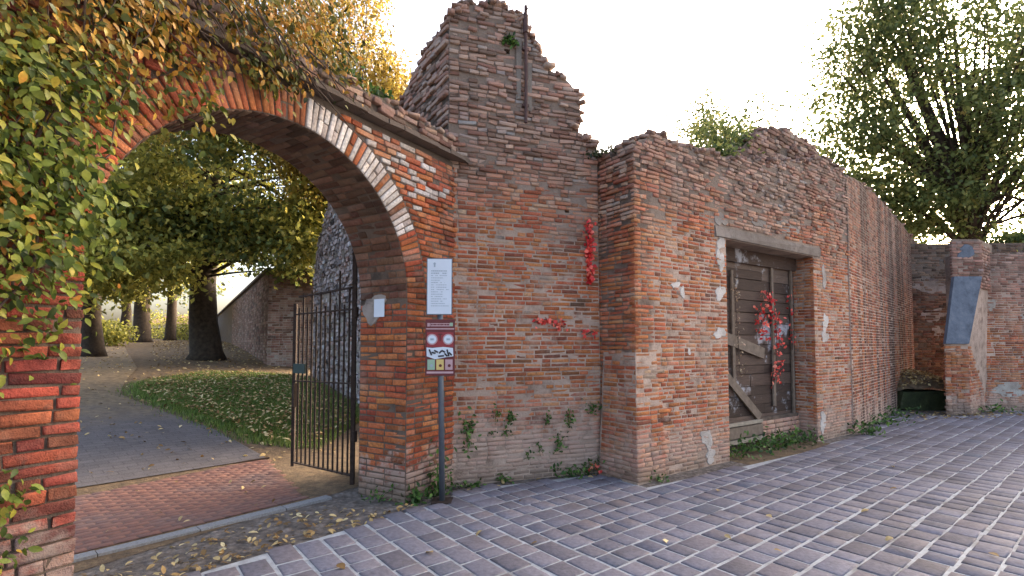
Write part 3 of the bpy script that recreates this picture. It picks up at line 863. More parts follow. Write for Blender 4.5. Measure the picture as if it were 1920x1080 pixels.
# ------------------------------------------------------------------ ruined tower and its curtain face
T = Surf((-.64, 5.80), (.9425, .334))
tower = empty('ruined_tower', (.2, 6.3, 0), 'tall ragged brick tower stump rising between the arch and the planked doorway', 'ruin')
TSD = np.array([-.56, .83, 0]); TSD /= np.linalg.norm(TSD)
ttop = ragged([(1.84, 4.12), (1.62, 4.27), (1.44, 4.33)], .12, .03) + [(1.53, 4.36), (1.60, 4.5)] + ragged([(1.58, 4.76), (1.46, 4.9), (1.17, 5.02), (.97, 5.32), (.80, 5.62), (.42, 5.71), (.1, 5.63), (-.1, 5.46)], .12, .035)
tpoly = [(-.1, -.05), (1.87, -.05)] + ttop
# putlog hole
hole = [(1.38, 3.24), (1.44, 3.24), (1.44, 3.31), (1.38, 3.31)]
hole2 = [(.58, 5.12), (.65, 5.12), (.65, 5.18), (.58, 5.18)]
slab(T, tpoly, 1.4, M['mortar'], tower, holes=[hole, hole2], back=lambda a, z: T.pt(a, z) + TSD * 1.55 - UP * (max(0, z - 4.3) * .35))
mt = Masonry(tower)
hskip = lambda a, z: (abs(a - 1.41) < .07 and abs(z - 3.275) < .05) or (abs(a - .615) < .08 and abs(z - 5.15) < .05)
mt.lay(T, tpoly, 'b_tower', course=.053, length=.235, joint=.013, prot=(.001, .010), rough=.2, miss=.012, rough_z=(2.6, 4.0, .85), skip=hskip)
SD = Surf(tuple((T.pt(-.1, 0) + TSD * 1.55)[:2]), tuple(-TSD[:2]))
spoly = [(0, 3.4), (1.55, 3.4)] + ragged([(1.55, 5.42), (1.1, 5.36), (.75, 5.3), (.35, 5.12), (0, 4.92)], .12, .04)
slab(SD, spoly, .3, M['mortar_dark'], tower, 'side_core')
mt.lay(SD, spoly, 'b_tower', course=.062, joint=.015, prot=(.0, .035), rough=.9, miss=.05, z0=3.4)
mt.finish()
def on_top(S, line, depth):
    i = rnd.randrange(len(line) - 1); f = rnd.random()
    a = line[i][0] * (1 - f) + line[i + 1][0] * f; z = line[i][1] * (1 - f) + line[i + 1][1] * f
    return S.pt(a, z + rnd.uniform(-.03, .03), -rnd.uniform(0, depth))
rubble(tower, lambda: on_top(T, ttop, .12), 'b_rubble', 170)
rubble(tower, lambda: on_top(SD, spoly[2:], .3), 'b_rubble', 110)
m = MB()
m.tube([T.pt(.84, 4.28, .05), T.pt(.845, 4.9, .05), T.pt(.84, 5.42, .05)], .02, 8)
m.tube([T.pt(.84, 5.40, .05), T.pt(.84, 5.62, .05)], .034, 8)
m.tube([T.pt(.84, 5.6, .05), T.pt(.84, 5.74, .05)], .02, 8)
m.tube([T.pt(.84, 5.66, -.06), T.pt(.84, 5.68, .10)], .014, 6)
for z in (4.5, 5.2): m.box(T.pt(.84, z, .03), (.075, .05, .03), (T.u, -T.n, UP))
pp = m.build('drainpipe', M['pipe'], tower, smooth=False)
m = MB(); m.box(T.pt(.76, 4.95, .012), (.06, .02, .75), (T.u, -T.n, UP), .008); m.box(T.pt(.90, 4.75, .012), (.05, .02, .6), (T.u, -T.n, UP), .008); m.build('mortar_chase', M['plaster'], tower)

# ------------------------------------------------------------------ door wall with its jog
W = Surf((1.45, 5.96), (.824, .567))
J = Surf(tuple(W.pt(0, 0, -.66)[:2]), tuple((W.n)[:2]))
WE = 5.71
dwall = empty('brick_wall', (3.0, 7.0, 0), 'high ruined brick wall with a boarded cart doorway under a long pale lintel', 'wall')
DA, DB, DZ = 1.86, 4.36, 3.06
wtop = ragged([(WE, 4.66), (5.35, 4.78), (5.0, 4.86), (4.6, 4.8), (4.0, 4.6), (3.2, 4.45), (2.4, 4.32), (2.0, 4.22), (1.4, 4.22), (.94, 4.17), (.5, 4.22), (.3, 4.2), (.2, 4.08), (0, 4.02)], .13, .03)
wpoly = [(0, -.05), (DA, -.05), (DA, DZ), (DB, DZ), (DB, -.05), (WE, -.05)] + wtop
slab(W, wpoly, .66, M['mortar'], dwall)
md = Masonry(dwall)
LZ = .165
wl = [(0, 0), (DA, 0), (DA, DZ), (DA - .28, DZ), (DA - .28, DZ + LZ), (DB + .25, DZ + LZ), (DB + .25, DZ), (DB, DZ), (DB, 0), (WE, 0)] + wtop
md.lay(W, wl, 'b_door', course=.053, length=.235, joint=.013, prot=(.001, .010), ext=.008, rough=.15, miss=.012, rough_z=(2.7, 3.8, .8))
jtop = ragged([(.66, 4.02), (.3, 3.98), (0, 3.98)], .12, .03)
jp = [(0, 0), (.66, 0)] + jtop
slab(J, [(0, -.05), (.66, -.05)] + jtop, .3, M['mortar'], dwall, 'side_core')
md.lay(J, jp, 'b_door', course=.053, length=.235, joint=.013, prot=(.001, .011), ext=.008, rough=.2, miss=.01, rough_z=(2.5, 3.6, .9))
DR = Surf(tuple(W.pt(DB, 0, -.5)[:2]), tuple(W.n[:2]))
md.lay(DR, [(0, 0), (.5, 0), (.5, DZ), (0, DZ)], 'b_door', course=.053, length=.235, joint=.013, prot=(.002, .012), rough=.2, ext=.004)
# battered foot of the corner
def foot():
    for z in np.arange(0.02, 1.45, .053):
        p = .11 * (1 - z / 1.5)
        x = -p
        while x < .34:
            L = rnd.choice([.13, .24]) * rnd.uniform(.9, 1.1)
            md.put((W.pt(x + L / 2, z + .026), W.u, UP, W.n), L - .013, .041, p + rnd.uniform(0, .012), .1, .006, 'b_door', rnd.gauss(0, .03)); x += L
        x = .66 - .5
        while x < .66 + p - .02:
            L = min(rnd.choice([.13, .24]) * rnd.uniform(.9, 1.1), .66 + p - x)
            md.put((J.pt(x + L / 2, z + .026), J.u, UP, J.n), L - .013, .041, p + rnd.uniform(0, .012), .1, .006, 'b_door', rnd.gauss(0, .03)); x += L
foot()
md.finish()
fm = MB()
c0 = [W.pt(-.1, -.02, .1), W.pt(.36, -.02, .1), W.pt(.36, -.02, -.1), W.pt(-.1, -.02, -.52)]
c1 = [W.pt(-.005, 1.5, .005), W.pt(.36, 1.5, .005), W.pt(.36, 1.5, -.1), W.pt(-.005, 1.5, -.52)]
fm.add(c0 + c1, [(0, 1, 5, 4), (1, 2, 6, 5), (2, 3, 7, 6), (3, 0, 4, 7), (4, 5, 6, 7)]); fm.build('battered_foot', M['mortar'], dwall)
rubble(dwall, lambda: on_top(W, wtop, .25), 'b_rubble', 300)
rubble(dwall, lambda: on_top(J, jtop, .2), 'b_rubble', 30)
m = MB()
m.box(W.pt((DA - .27 + DB + .24) / 2, DZ + LZ / 2, -.17), (DB - DA + .5, .38, LZ - .01), (W.u, -W.n, UP), .012); m.build('lintel', M['lintel'], dwall)
for (a, z, w, h) in ((2.75, 3.42, .5, .16), (3.55, 3.44, .6, .2), (1.75, 3.33, .25, .2), (4.72, 2.75, .14, .35), (4.72, 1.96, .2, .28), (4.70, 1.72, .2, .2), (.75, 2.34, .14, .1), (.88, 2.26, .1, .12),
                     (1.72, 2.75, .16, .3), (1.70, 2.3, .2, .2), (1.68, 1.75, .24, .14), (1.35, .35, .22, .24), (1.0, 1.5, .06, .08), (1.74, 3.0, .2, .16), (1.42, .12, .2, .16), (4.55, .3, .2, .3)):
    daub(W, a, z, w, h, dwall, 'white_plaster', .0085)

# boarded door: sub-parts under one door part
Dd = Surf(tuple(W.pt(DA, 0, -.34)[:2]), tuple(W.u[:2]))
t = NT('old_planks'); P = t.pos(); r1, r2, r3 = t.piece_random()
c = t.ramp(r1, [(0, (0.05, 0.032, 0.024)), (.5, (0.095, 0.06, 0.045)), (1, (0.15, 0.105, 0.08))])
gr = t.noise(1, 6, t.scaled(P, (6, 6, 90)), .7)
c = t.mix(.7, c, t.ramp(gr, [(0.3, (0.4, 0.38, 0.36)), (0.7, (1.4, 1.35, 1.3))]), 'MULTIPLY')
c = t.mix(t.math('MULTIPLY', t.smooth(t.noise(2.0, 5, P, .65), .57, .66), .85), c, (0.40, 0.385, 0.40, 1))
t.bump(gr, .6, .01); M['plank'] = t.fin(c, .85)
M['batten'] = plain('bare_timber', (0.17, 0.125, 0.092), .85, .3, 14, .4)
M['rail'] = plain('pale_timber', (0.30, 0.25, 0.19), .85, .25, 14, .4)
DWID = DB - DA
door = MB(); door.box(Dd.pt(DWID / 2, DZ / 2, -.05), (DWID, .03, DZ), (Dd.u, -Dd.n, UP)); door = door.build('door', M['mortar_dark'], dwall)
z = .32
while z < DZ - .02:
    h = min(rnd.uniform(.13, .2), DZ - z)
    x = 0
    for xe in sorted({rnd.choice([DWID, DWID * .45, DWID * .6]), DWID}):
        m = MB(); m.box(Dd.pt((x + xe) / 2, z + h / 2, rnd.uniform(-.012, .004)), (xe - x - .008, .028, h - .01), (Dd.u, -Dd.n, UP), .004); m.build('plank', M['plank'], door); x = xe
    z += h
for (a0, z0, a1, z1, w) in ((.04, 1.78, 1.45, 1.45, .17), (.05, 1.42, 1.3, .45, .13)):
    m = MB(); m.bar(Dd.pt(a0, z0, .04), Dd.pt(a1, z1, .04), .03, w, side=np.cross(unit(Dd.pt(a1, z1) - Dd.pt(a0, z0)), Dd.n)); m.build('brace', M['batten'], door)
for a, z0, z1 in ((.62, .9, 2.72), (1.75, .6, 2.85), (2.36, .3, 2.9)):
    m = MB(); m.box(Dd.pt(a, (z0 + z1) / 2, .035), (.06, .03, z1 - z0), (Dd.u, -Dd.n, UP), .006); m.build('batten', M['batten'], door)
for z0, h, mt_ in ((.40, .05, 'rail'), (.28, .16, 'batten'), (.15, .06, 'rail')):
    m = MB(); m.box(Dd.pt(.68, z0, .06), (1.28, .05, h), (Dd.u, -Dd.n, UP), .005); m.build('rail', M[mt_], door)
m = MB(); m.box(Dd.pt(DWID / 2, 2.95, .03), (DWID, .05, .2), (Dd.u, -Dd.n, UP), .006); m.build('head_board', M['plank'], door)
# low brick infill right of the rail
inf = Masonry(dwall, 0); inf.lay(Surf(tuple(Dd.pt(1.32, 0, .06)[:2]), tuple(Dd.u[:2])), [(0, .1), (1.16, .1), (1.16, .44), (0, .44)], 'b_door', z0=.1); inf.finish()
m = MB(); m.box(Dd.pt(1.9, .22, .0), (1.16, .1, .44), (Dd.u, -Dd.n, UP)); m.build('infill_core', M['mortar_dark'], dwall)

# second ruined mass standing on and behind the door wall
hump = empty('ruined_stump', tuple(W.pt(3.6, 0, -1.0)), 'mound-shaped ruined brick stump rising behind the doorway wall', 'ruin')
HS = Surf(tuple(W.pt(0, 0, -.5)[:2]), tuple(W.u[:2]))
htop = ragged([(6.35, 4.75), (6.05, 5.1), (5.6, 5.4), (4.7, 5.5), (4.1, 5.42), (3.7, 5.22), (3.35, 4.98), (3.05, 4.7), (2.75, 4.5)], .14, .05)
hpoly = [(2.75, -.05), (6.35, -.05)] + htop
slab(HS, hpoly, 1.1, M['mortar_dark'], hump, back=lambda a, z: HS.pt(a, z * .93, -1.1))
mh = Masonry(hump, 200); mh.lay(HS, [(2.75, 4.1), (6.35, 4.1)] + htop, 'b_rubble', course=.07, prot=(0, .03), rough=1.0, miss=.04, z0=4.1); mh.finish()
rubble(hump, lambda: on_top(HS, htop, .5), 'b_rubble', 160)

# ------------------------------------------------------------------ long streaked wall
L = Surf((6.12, 9.15), (.7071, .7071))
lw = empty('brick_wall', (9.0, 12.0, 0), 'smooth long brick wall with dark vertical rain streaks beside the doorway wall', 'wall')
lpoly = [(0, -.05), (9.2, -.05)] + ragged([(9.2, 4.66), (6.2, 4.85), (2.6, 4.9), (1.2, 4.84), (0, 4.7)], .3, .02)
slab(L, lpoly, .6, M['mortar'], lw)
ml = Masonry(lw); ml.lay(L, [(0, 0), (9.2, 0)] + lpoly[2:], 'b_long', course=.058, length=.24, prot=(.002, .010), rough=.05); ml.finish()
rubble(lw, lambda: on_top(L, lpoly[2:], .3), 'b_rubble', 120)

# niche back wall
NB = Surf((11.0, 14.6), (1, .02))
nbw = empty('niche_wall', (12.2, 14.6, 0), 'dark recessed wall between the streaked wall and the buttress', 'wall')
npoly = [(-.2, -.05), (4.0, -.05), (4.0, 4.55), (-.2, 4.5)]
slab(NB, npoly, .4, M['mortar_dark'], nbw)
mn = Masonry(nbw, 200); mn.lay(NB, [(-.2, 0), (4, 0), (4, 4.5), (-.2, 4.5)], 'b_dark', prot=(.0, .01), rough=.5, miss=.03); mn.finish()  # laid in the same dark brick as the arch soffit
for (a, z, w, h) in ((1.1, 3.3, 1.0, .5), (1.2, 2.45, .8, .35), (1.3, 1.95, .35, .3)):
    daub(NB, a, z, w, h, nbw, 'lintel', .007)

# far right wall
FR = Surf((11.0, 12.28), (1, .03))
fw = empty('brick_wall', (14, 12.5, 0), 'weathered brick wall running off to the right of the buttress', 'wall')
fpoly = [(0, -.05), (9, -.05)] + ragged([(9, 3.9), (4, 3.85), (1.5, 3.8), (0, 3.8)], .3, .02)
slab(FR, fpoly, .5, M['mortar'], fw)
mf = Masonry(fw); mf.lay(FR, [(0, 0), (9, 0)] + fpoly[2:], 'b_far', course=.058, length=.24, prot=(.002, .012), rough=.2, miss=.01); mf.finish()
rubble(fw, lambda: on_top(FR, fpoly[2:], .3), 'b_rubble', 120)
for (a, z, w, h) in ((.65, 2.55, .2, .3), (1.0, .5, .9, .3), (1.7, 2.3, .5, .4)):
    daub(FR, a, z, w, h, fw, 'plaster', .008)

# buttress with a sloping slab
bt = empty('buttress', (10.3, 11.8, 0), 'leaning brick buttress capped by a long blue-grey sloping slab', 'buttress')
BS = Surf((9.80, 11.50), (1, .02))          # front
bn = -BS.n
def bp(a, z, d): return BS.pt(a, z, -d)
prof = [(0, 0), (0, 1.62), (.34, 3.12), (.34, 4.05), (1.3, 4.05), (1.3, 0)]     # (depth, z)
Vb, w_ = [], .54
side = np.array([1.02, .74, 0]); side /= np.linalg.norm(side)
def bq(k, d, z):   # k 0 left, 1 right; the right face splays back to the right
    lean = np.array([.24, 0, 0]) * min(1, max(0, (z - 1.6) / 1.5))
    return BS.pt(0 if k == 0 else w_, z) + lean + (np.array([.68, .76, 0]) if k == 0 else side * 1.25) * d
for k in (0, 1): Vb += [bq(k, d, z) for d, z in prof]
n6 = len(prof)
Fb = [tuple(range(n6))[::-1], tuple(n6 + i for i in range(n6))] + [(i, n6 + i, n6 + (i + 1) % n6, (i + 1) % n6) for i in range(n6)]
m = MB(); m.add(Vb, Fb); core = m.build('wall_core', M['mortar'], bt)
bm = bmesh.new(); bm.from_mesh(core.data); bmesh.ops.recalc_face_normals(bm, faces=bm.faces); bm.to_mesh(core.data); bm.free()
mb_ = Masonry(bt)
mb_.lay(BS, [(0, 0), (w_, 0), (w_, 1.58), (0, 1.58)], 'b_far', prot=(.0, .03), rough=.6, miss=.03)
BR = Surf(tuple(bq(1, 0, 0)[:2]), tuple(side[:2]))
mb_.lay(BR, [(0, 0), (1.4, 0), (1.4, 1.55), (0, 1.55)], 'b_far', prot=(.002, .014), rough=.2)
tsurf = Surf(tuple(bq(0, .34, 3.2)[:2]), tuple((bq(1, .34, 3.2) - bq(0, .34, 3.2))[:2]))
mb_.lay(tsurf, [(0, 3.14), (.72, 3.14), (.72, 4.02), (0, 4.02)], 'b_far', prot=(.002, .02), rough=.4, z0=3.14)
BR2 = Surf(tuple(bq(1, .34, 3.2)[:2]), tuple(side[:2]))
mb_.lay(BR2, [(.0, 2.9), (1.0, 2.9), (1.0, 4.0), (.0, 4.0)], 'b_far', prot=(.002, .014), rough=.2, z0=2.9)
mb_.finish()
t = NT('blue_slab'); P = t.pos()
c = t.ramp(t.noise(5, 5, P, .7), [(0.3, (0.06, 0.07, 0.09)), (0.55, (0.12, 0.135, 0.165)), (0.8, (0.20, 0.20, 0.22))]); t.bump(t.noise(30, 4, P), .3, .01); M['slab'] = t.fin(c, .7)
m = MB()
q0, q1, q2, q3 = bq(0, -.02, 1.60), bq(1, -.02, 1.60), bq(1, .33, 3.16), bq(0, .33, 3.16)
nrm = unit(np.cross(q1 - q0, q3 - q0))
Vs = [q + nrm * .05 for q in (q0, q1, q2, q3)] + [q - nrm * .03 for q in (q0, q1, q2, q3)]
m.add(Vs, [(0, 1, 2, 3), (4, 7, 6, 5), (0, 4, 5, 1), (1, 5, 6, 2), (2, 6, 7, 3), (3, 7, 4, 0)]); m.build('sloping_slab', M['slab'], bt)
daub(tsurf, .35, 3.75, .45, .25, bt, 'slab', .02)

# mossy step with leaves in the niche
stp = empty('stone_step', (9.9, 12.5, 0), 'low mossy stone block heaped with dead leaves in front of the recess', 'step')
t = NT('moss'); P = t.pos()
c = t.ramp(t.noise(6, 6, P, .7), [(0.3, (0.025, 0.03, 0.015)), (0.6, (0.05, 0.06, 0.025)), (0.8, (0.13, 0.11, 0.08))]); t.bump(t.noise(25, 5, P, .7), 1, .03); M['moss'] = t.fin(c, .95)
m = MB(); m.box((9.95, 12.7, .24), (1.15, .8, .52), None, .06); m.build('block', M['moss'], stp)
m = MB()
hv = []; hn = 12
for i in range(hn):
    for k in range(hn):
        x, y = i / (hn - 1) * 2 - 1, k / (hn - 1) * 2 - 1
        r = max(0, 1 - x * x * .9) * max(0, 1 - y * y * .8)
        hv.append((10.15 + x * .85, 13.0 + y * .75, .46 + .42 * r + rnd.uniform(-.03, .03)))
m.add(hv, [(i * hn + k, (i + 1) * hn + k, (i + 1) * hn + k + 1, i * hn + k + 1) for i in range(hn - 1) for k in range(hn - 1)]); m.build('leaf_heap', M['soil'], stp, smooth=True)
n = 700
P = np.stack([rng.uniform(9.35, 10.95, n), rng.uniform(12.3, 13.6, n), np.zeros(n)], 1)
xx, yy = (P[:, 0] - 10.15) / .85, (P[:, 1] - 13.0) / .75
P[:, 2] = .50 + .42 * np.maximum(0, 1 - xx ** 2 * .9) * np.maximum(0, 1 - yy ** 2 * .8) + rng.uniform(-.01, .03, n)
leaf_mesh('dead_leaves', P, rdir(n), rdir(n, (0, 0, 1.5)), rng.uniform(.05, .1, n), M['l_litter'], stp, 'far', 'stuff')

# ------------------------------------------------------------------ walls inside the garden
def gz(x, y): return float(hgt(x, y))
sw = empty('stone_wall', (-4.6, 13.0, gz(-4.6, 13)), 'grey rubble stone wall with a slanting broken end behind the iron gate', 'wall')
SWs = Surf((-5.91, 15.05), (2.75, -4.06))
spl = [(0, .3), (7, -.1), (7, 5.6), (1.7, 4.9), (.9, 4.35), (.3, 3.7), (.05, 3.2)]
spl = [(0, .3), (7, -.1), (7, 6.2)] + ragged([(2.2, 6.0), (1.3, 5.3), (.5, 4.5), (.1, 3.9), (0, 3.6)], .2, .06)
t = NT('pale_stone'); P = t.pos(); r1, r2, r3 = t.piece_random()
c = t.ramp(r1, [(0, (0.16, 0.135, 0.13)), (.35, (0.36, 0.29, 0.27)), (.75, (0.48, 0.40, 0.375)), (.9, (0.40, 0.26, 0.22)), (1, (0.56, 0.53, 0.52))])
c = t.mix(.6, c, t.ramp(t.noise(14, 5, P, .7), [(0.3, (0.5, 0.5, 0.5)), (0.7, (1.3, 1.3, 1.3))]), 'MULTIPLY')
t.bump(t.noise(30, 4, P), .8, .02); M['b_stone'] = t.fin(c, .95)
slab(SWs, spl, .7, M['mortar_pale'], sw)
mw = Masonry(sw); mw.lay(SWs, spl, 'b_stone', course=.12, length=.26, joint=.02, prot=(0, .05), rough=1.0, miss=.04, z0=-.1, j=.012); mw.finish()
gw = empty('garden_wall', (-7.9, 18.0, gz(-7.9, 18)), 'long dark garden wall with a square pier end, receding beyond the lawn', 'wall')
FP = Surf((-8.15, 16.9), (1.25, .0))
ppoly = [(0, .5), (2.2, .5), (2.2, 4.05), (0, 4.05)]
slab(FP, ppoly, .8, M['mortar_pale'], gw, 'pier')
mg = Masonry(gw); mg.lay(FP, ppoly, 'b_garden', course=.08, prot=(0, .014), rough=.3, z0=.5)
GWd = np.array([-16.3, 29.5]) - np.array([-8.15, 16.9]); GL = np.linalg.norm(GWd)
GWs = Surf((-16.3, 29.5), tuple(-GWd / GL))
zt0, zt1 = 3.9, 4.05
gpol = [(-25, .8), (GL, .5), (GL, zt1), (-25, zt0)]
slab(GWs, gpol, .5, M['mortar_dark'], gw)
t = NT('stained_render'); P = t.pos()
mg.lay(GWs, [(0, 1.0), (GL, .6), (GL, zt1), (0, zt0)], 'b_garden', course=.1, length=.36, prot=(0, .012), rough=.2, z0=.6); mg.finish()
m = MB()
e0, e1 = GWs.pt(-25, zt0 + .04, -.2), GWs.pt(GL + .05, zt1 + .04, -.2)
m.bar(e0, e1, .62, .09); m.box(FP.pt(1.1, 4.09, -.35), (2.3, .9, .09), (FP.u, -FP.n, UP)); m.build('coping', M['lintel'], gw)

# ------------------------------------------------------------------ iron gate leaf, pushed open into the garden
gh = np.array([-1.80, 5.78, 0]); gf = np.array([-2.79, 6.52, 0])
gd = unit(gf - gh); GLn = np.linalg.norm(gf - gh)
gate = empty('iron_gate', tuple(gh), 'rusty black iron bar gate leaf standing open in the archway', 'gate')
def gp(a, z): return gh + gd * a + UP * z
m = MB(); m.bar(gp(0, .02), gp(0, 2.66), .045); m.build('hinge_post', M['iron'], gate)
m = MB(); m.bar(gp(GLn, .05), gp(GLn, 2.12), .04); m.build('end_post', M['iron'], gate)
m = MB(); m.bar(gp(.06, 2.25), gp(GLn - .1, 2.2), .035, .02); m.build('top_rail', M['iron'], gate)
for z, nm in ((2.0, 'upper_rail'), (.12, 'bottom_rail'), (1.15, 'middle_rail')):
    m = MB(); m.bar(gp(0, z), gp(GLn, z - .02), .04, .015); m.build(nm, M['iron'], gate)
nb = 13
for k in range(1, nb):
    a = GLn * k / nb; m = MB()
    zt = 2.24 if k % 2 else 2.06
    if k == 3: zt = 2.46
    m.tube([gp(a, .1), gp(a, zt)], .012, 6); m.build('bar', M['iron'], gate)
M['lock'] = plain('green_lock', (0.03, 0.05, 0.045), .6, .2, 10, .1)
m = MB(); m.box(gp(GLn - .14, 1.29), (.26, .05, .12), (gd, np.cross(UP, gd), UP)); m.build('lock_box', M['lock'], gate)
m = MB(); m.box(gp(GLn - .02, .95), (.05, .06, .3), (gd, np.cross(UP, gd), UP)); m.build('latch_plate', M['iron'], gate)
for z in (.5, 1.9): 
    m = MB(); m.tube([gp(-.03, z), gp(-.03, z + .12)], .03, 8); m.build('hinge', M['iron'], gate)

# ------------------------------------------------------------------ sign post
post = empty('sign_post', (-.71, 5.23, 0), 'grey metal post carrying a white notice above a maroon park rules board', 'sign')
M['pole'] = plain('galvanised', (0.13, 0.145, 0.17), .45, .15, 12, .05, .5)
M['white'] = plain('white_sheet', (0.62, 0.66, 0.72), .5, .04, 6, 0)
M['greyink'] = plain('grey_ink', (0.33, 0.38, 0.43), .6, .05, 6, 0)
M['maroon'] = plain('maroon_paint', (0.13, 0.03, 0.03), .5, .15, 10, 0)
M['redpaint'] = plain('red_paint', (0.28, 0.04, 0.045), .5, .1, 10, 0)
M['blackink'] = plain('black_ink', (0.035, 0.03, 0.035), .5, .1, 10, 0)
M['greenink'] = plain('green_ink', (0.30, 0.42, 0.30), .5, .1, 10, 0)
M['yellowink'] = plain('yellow_ink', (0.62, 0.45, 0.16), .5, .1, 10, 0)
M['pinkink'] = plain('pink_ink', (0.48, 0.30, 0.31), .5, .1, 10, 0)
M['paleink'] = plain('pale_ink', (0.66, 0.62, 0.62), .5, .05, 10, 0)
PB, PT = np.array([-.71, 5.23, 0]), np.array([-.752, 5.235, 2.44])
m = MB(); m.tube([PB - UP * .05, PB + (PT - PB) * .5, PT], .030, 14); m.build('pole', M['pole'], post, smooth=True)
ps = Surf((0, 0), (.9985, .055))
def sign_axes(z):
    c = PB + (PT - PB) * (z / 2.44); return c
def board(zc, w, h, mat, name, th=.012, off=.045):
    c = sign_axes(zc) + ps.n * off
    m = MB(); m.box(c, (w, th, h), (ps.u, -ps.n, UP)); return c + ps.n * (th / 2), m.build(name, mat, post)
def flat(parent, c, pts, mat, name, p):
    m = MB(); nn_ = len(pts)
    V = [c + ps.u * x + UP * y + ps.n * p for x, y in pts] + [c + ps.u * x + UP * y for x, y in pts]
    m.add(V, [tuple(range(nn_))] + [(i, nn_ + i, nn_ + (i + 1) % nn_, (i + 1) % nn_) for i in range(nn_)]); return m.build(name, mat, parent)
def rect(x, y, w, h): return [(x - w / 2, y - h / 2), (x + w / 2, y - h / 2), (x + w / 2, y + h / 2), (x - w / 2, y + h / 2)]
def disc(x, y, r, n=20): return [(x + r * math.cos(2 * math.pi * i / n), y + r * math.sin(2 * math.pi * i / n)) for i in range(n)]
c, b0 = board(2.19, .262, .585, M['pole'], 'notice_back', .012, .045)
cN, bN = c, None
m = MB(); m.box(c + ps.n * .003, (.245, .006, .565), (ps.u, -ps.n, UP)); bN = m.build('notice', M['white'], post)
c2 = c + ps.n * .006
flat(bN, c2, disc(-.05, .235, .013, 10) , M['greyink'], 'crest', .002)
flat(bN, c2, rect(-.05, .215, .016, .03), M['greyink'], 'crest', .0025)
y = .16; txt = MB()
def strokes(mb, c, x0, x1, y, h, p, gap=.35):
    x = x0
    while x < x1:
        w = rnd.uniform(.006, .022); w = min(w, x1 - x)
        if rnd.random() > .12:
            V = [c + ps.u * X_ + UP * Y_ + ps.n * p for X_, Y_ in rect(x + w / 2, y, w, h)]; mb.add(V, [(0, 1, 2, 3)])
        x += w + .004
for k in range(16):
    wid = rnd.choice([.08, .09, .085, .06, .07]); strokes(txt, c2, -.085, -.085 + wid * 2, y, .007 if k > 1 else .011, .002); y -= .024
txt.build('lettering', M['greyink'], bN, 'stuff')
c, bR = board(1.565, .30, .575, M['maroon'], 'rules_board', .012, .045)
flat(bR, c, rect(.0, .232, .20, .032), M['pinkink'], 'title_strip', .002)
tt = MB(); strokes(tt, c, -.095, .095, .233, .014, .0035); tt.build('lettering', M['maroon'], bR, 'stuff')
flat(bR, c, rect(.113, .235, .03, .036), M['greenink'], 'emblem', .002)
flat(bR, c, rect(-.118, .232, .026, .036), M['pinkink'], 'emblem', .002)
flat(bR, c, rect(0, .19, .285, .012), M['pinkink'], 'title_line', .002)
flat(bR, c, rect(0, .08, .27, .15), M['redpaint'], 'panel', .002)
for sx in (-1, 1):
    x = .082 * sx
    flat(bR, c, disc(x, .083, .056), M['pinkink'], 'prohibition_ring', .004)
    flat(bR, c, disc(x, .083, .043), M['white'], 'prohibition_disc', .006)
    flat(bR, c, rect(x, .083, .035, .02), M['greyink'], 'pictogram', .008)
flat(bR, c, rect(0, .135, .05, .012), M['maroon'], 'letter_bar', .005); flat(bR, c, rect(0, .1, .014, .07), M['maroon'], 'letter_bar', .0045)
flat(bR, c, [(-.135, -.09), (-.05, -.12), (.06, -.1), (.135, -.09), (.13, -.005), (.03, .005), (-.08, -.005), (-.138, .0)], M['white'], 'sticker', .006)
sg = MB()
for (x0, y0, x1, y1) in ((-.11, -.02, -.085, -.08), (-.085, -.05, -.045, -.06), (-.06, -.03, -.02, -.05), (-.01, -.06, .02, -.03), (.02, -.03, .05, -.05), (.07, -.02, .09, -.09), (.09, -.05, .12, -.08), (-.02, -.09, .04, -.085), (.045, -.06, .075, -.09)):
    sg.bar(c + ps.u * x0 + UP * y0 + ps.n * .009, c + ps.u * x1 + UP * y1 + ps.n * .009, .016, .004, side=ps.u * .01 + UP * .01 + ps.n)
sg.build('scribble', M['blackink'], bR, 'stuff')
for x, mt_ in ((-.09, 'greenink'), (0, 'yellowink'), (.09, 'pinkink')):
    flat(bR, c, rect(x, -.175, .075, .105), M[mt_], 'pictogram_panel', .003)
    flat(bR, c, disc(x + .004, -.185, .016, 8), M['maroon'] if x > -.01 else M['greyink'], 'pictogram', .006)
flat(bR, c, rect(0, -.255, .27, .02), M['pinkink'], 'footer', .002)
m = MB(); m.box((-.71, 5.23, .004), (.2, .2, .02)); m.build('base_plate', M['iron'], post)
# small notice on the arch reveal
nt = empty('paper_notice', tuple(RV.pt(.29, 1.95, .03)), 'small white paper notice fixed to the side of the arch passage', 'notice')
m = MB(); m.box(RV.pt(.30, 1.98, .0165), (.15, .006, .19), (RV.u, -RV.n, UP)); m.build('sheet', M['white'], nt)

# ------------------------------------------------------------------ creeper on the gateway
cr = empty('climbing_creeper', tuple(G.pt(-.3, 0, .15)), 'dense green and orange creeper hanging over the left of the gateway', 'creeper')
stems = MB()
for k in range(16):
    a0, p0 = rnd.uniform(-1.4, -.1), rnd.uniform(.02, .12)
    z = rnd.uniform(1.6, 2.6); pts = []
    a = a0
    for i in range(9):
        pts.append(G.pt(a, z, p0 + .03 * math.sin(i) + .02 * i)); a += rnd.uniform(-.06, .16); z += rnd.uniform(.12, .3)
    stems.tube(pts, np.linspace(.007, .003, 9), 5, caps=False)
for k in range(40):
    a, z, p = rnd.uniform(-.4, 1.6), rnd.uniform(3.7, 4.3), rnd.uniform(-.2, .35); pts = []
    da = rnd.uniform(.02, .09)
    for i in range(8): pts.append(G.pt(a, z, p)); a += da; z -= rnd.uniform(.01, .07); p += rnd.uniform(-.02, .03)
    stems.tube(pts, np.linspace(.008, .003, 8), 5, caps=False)
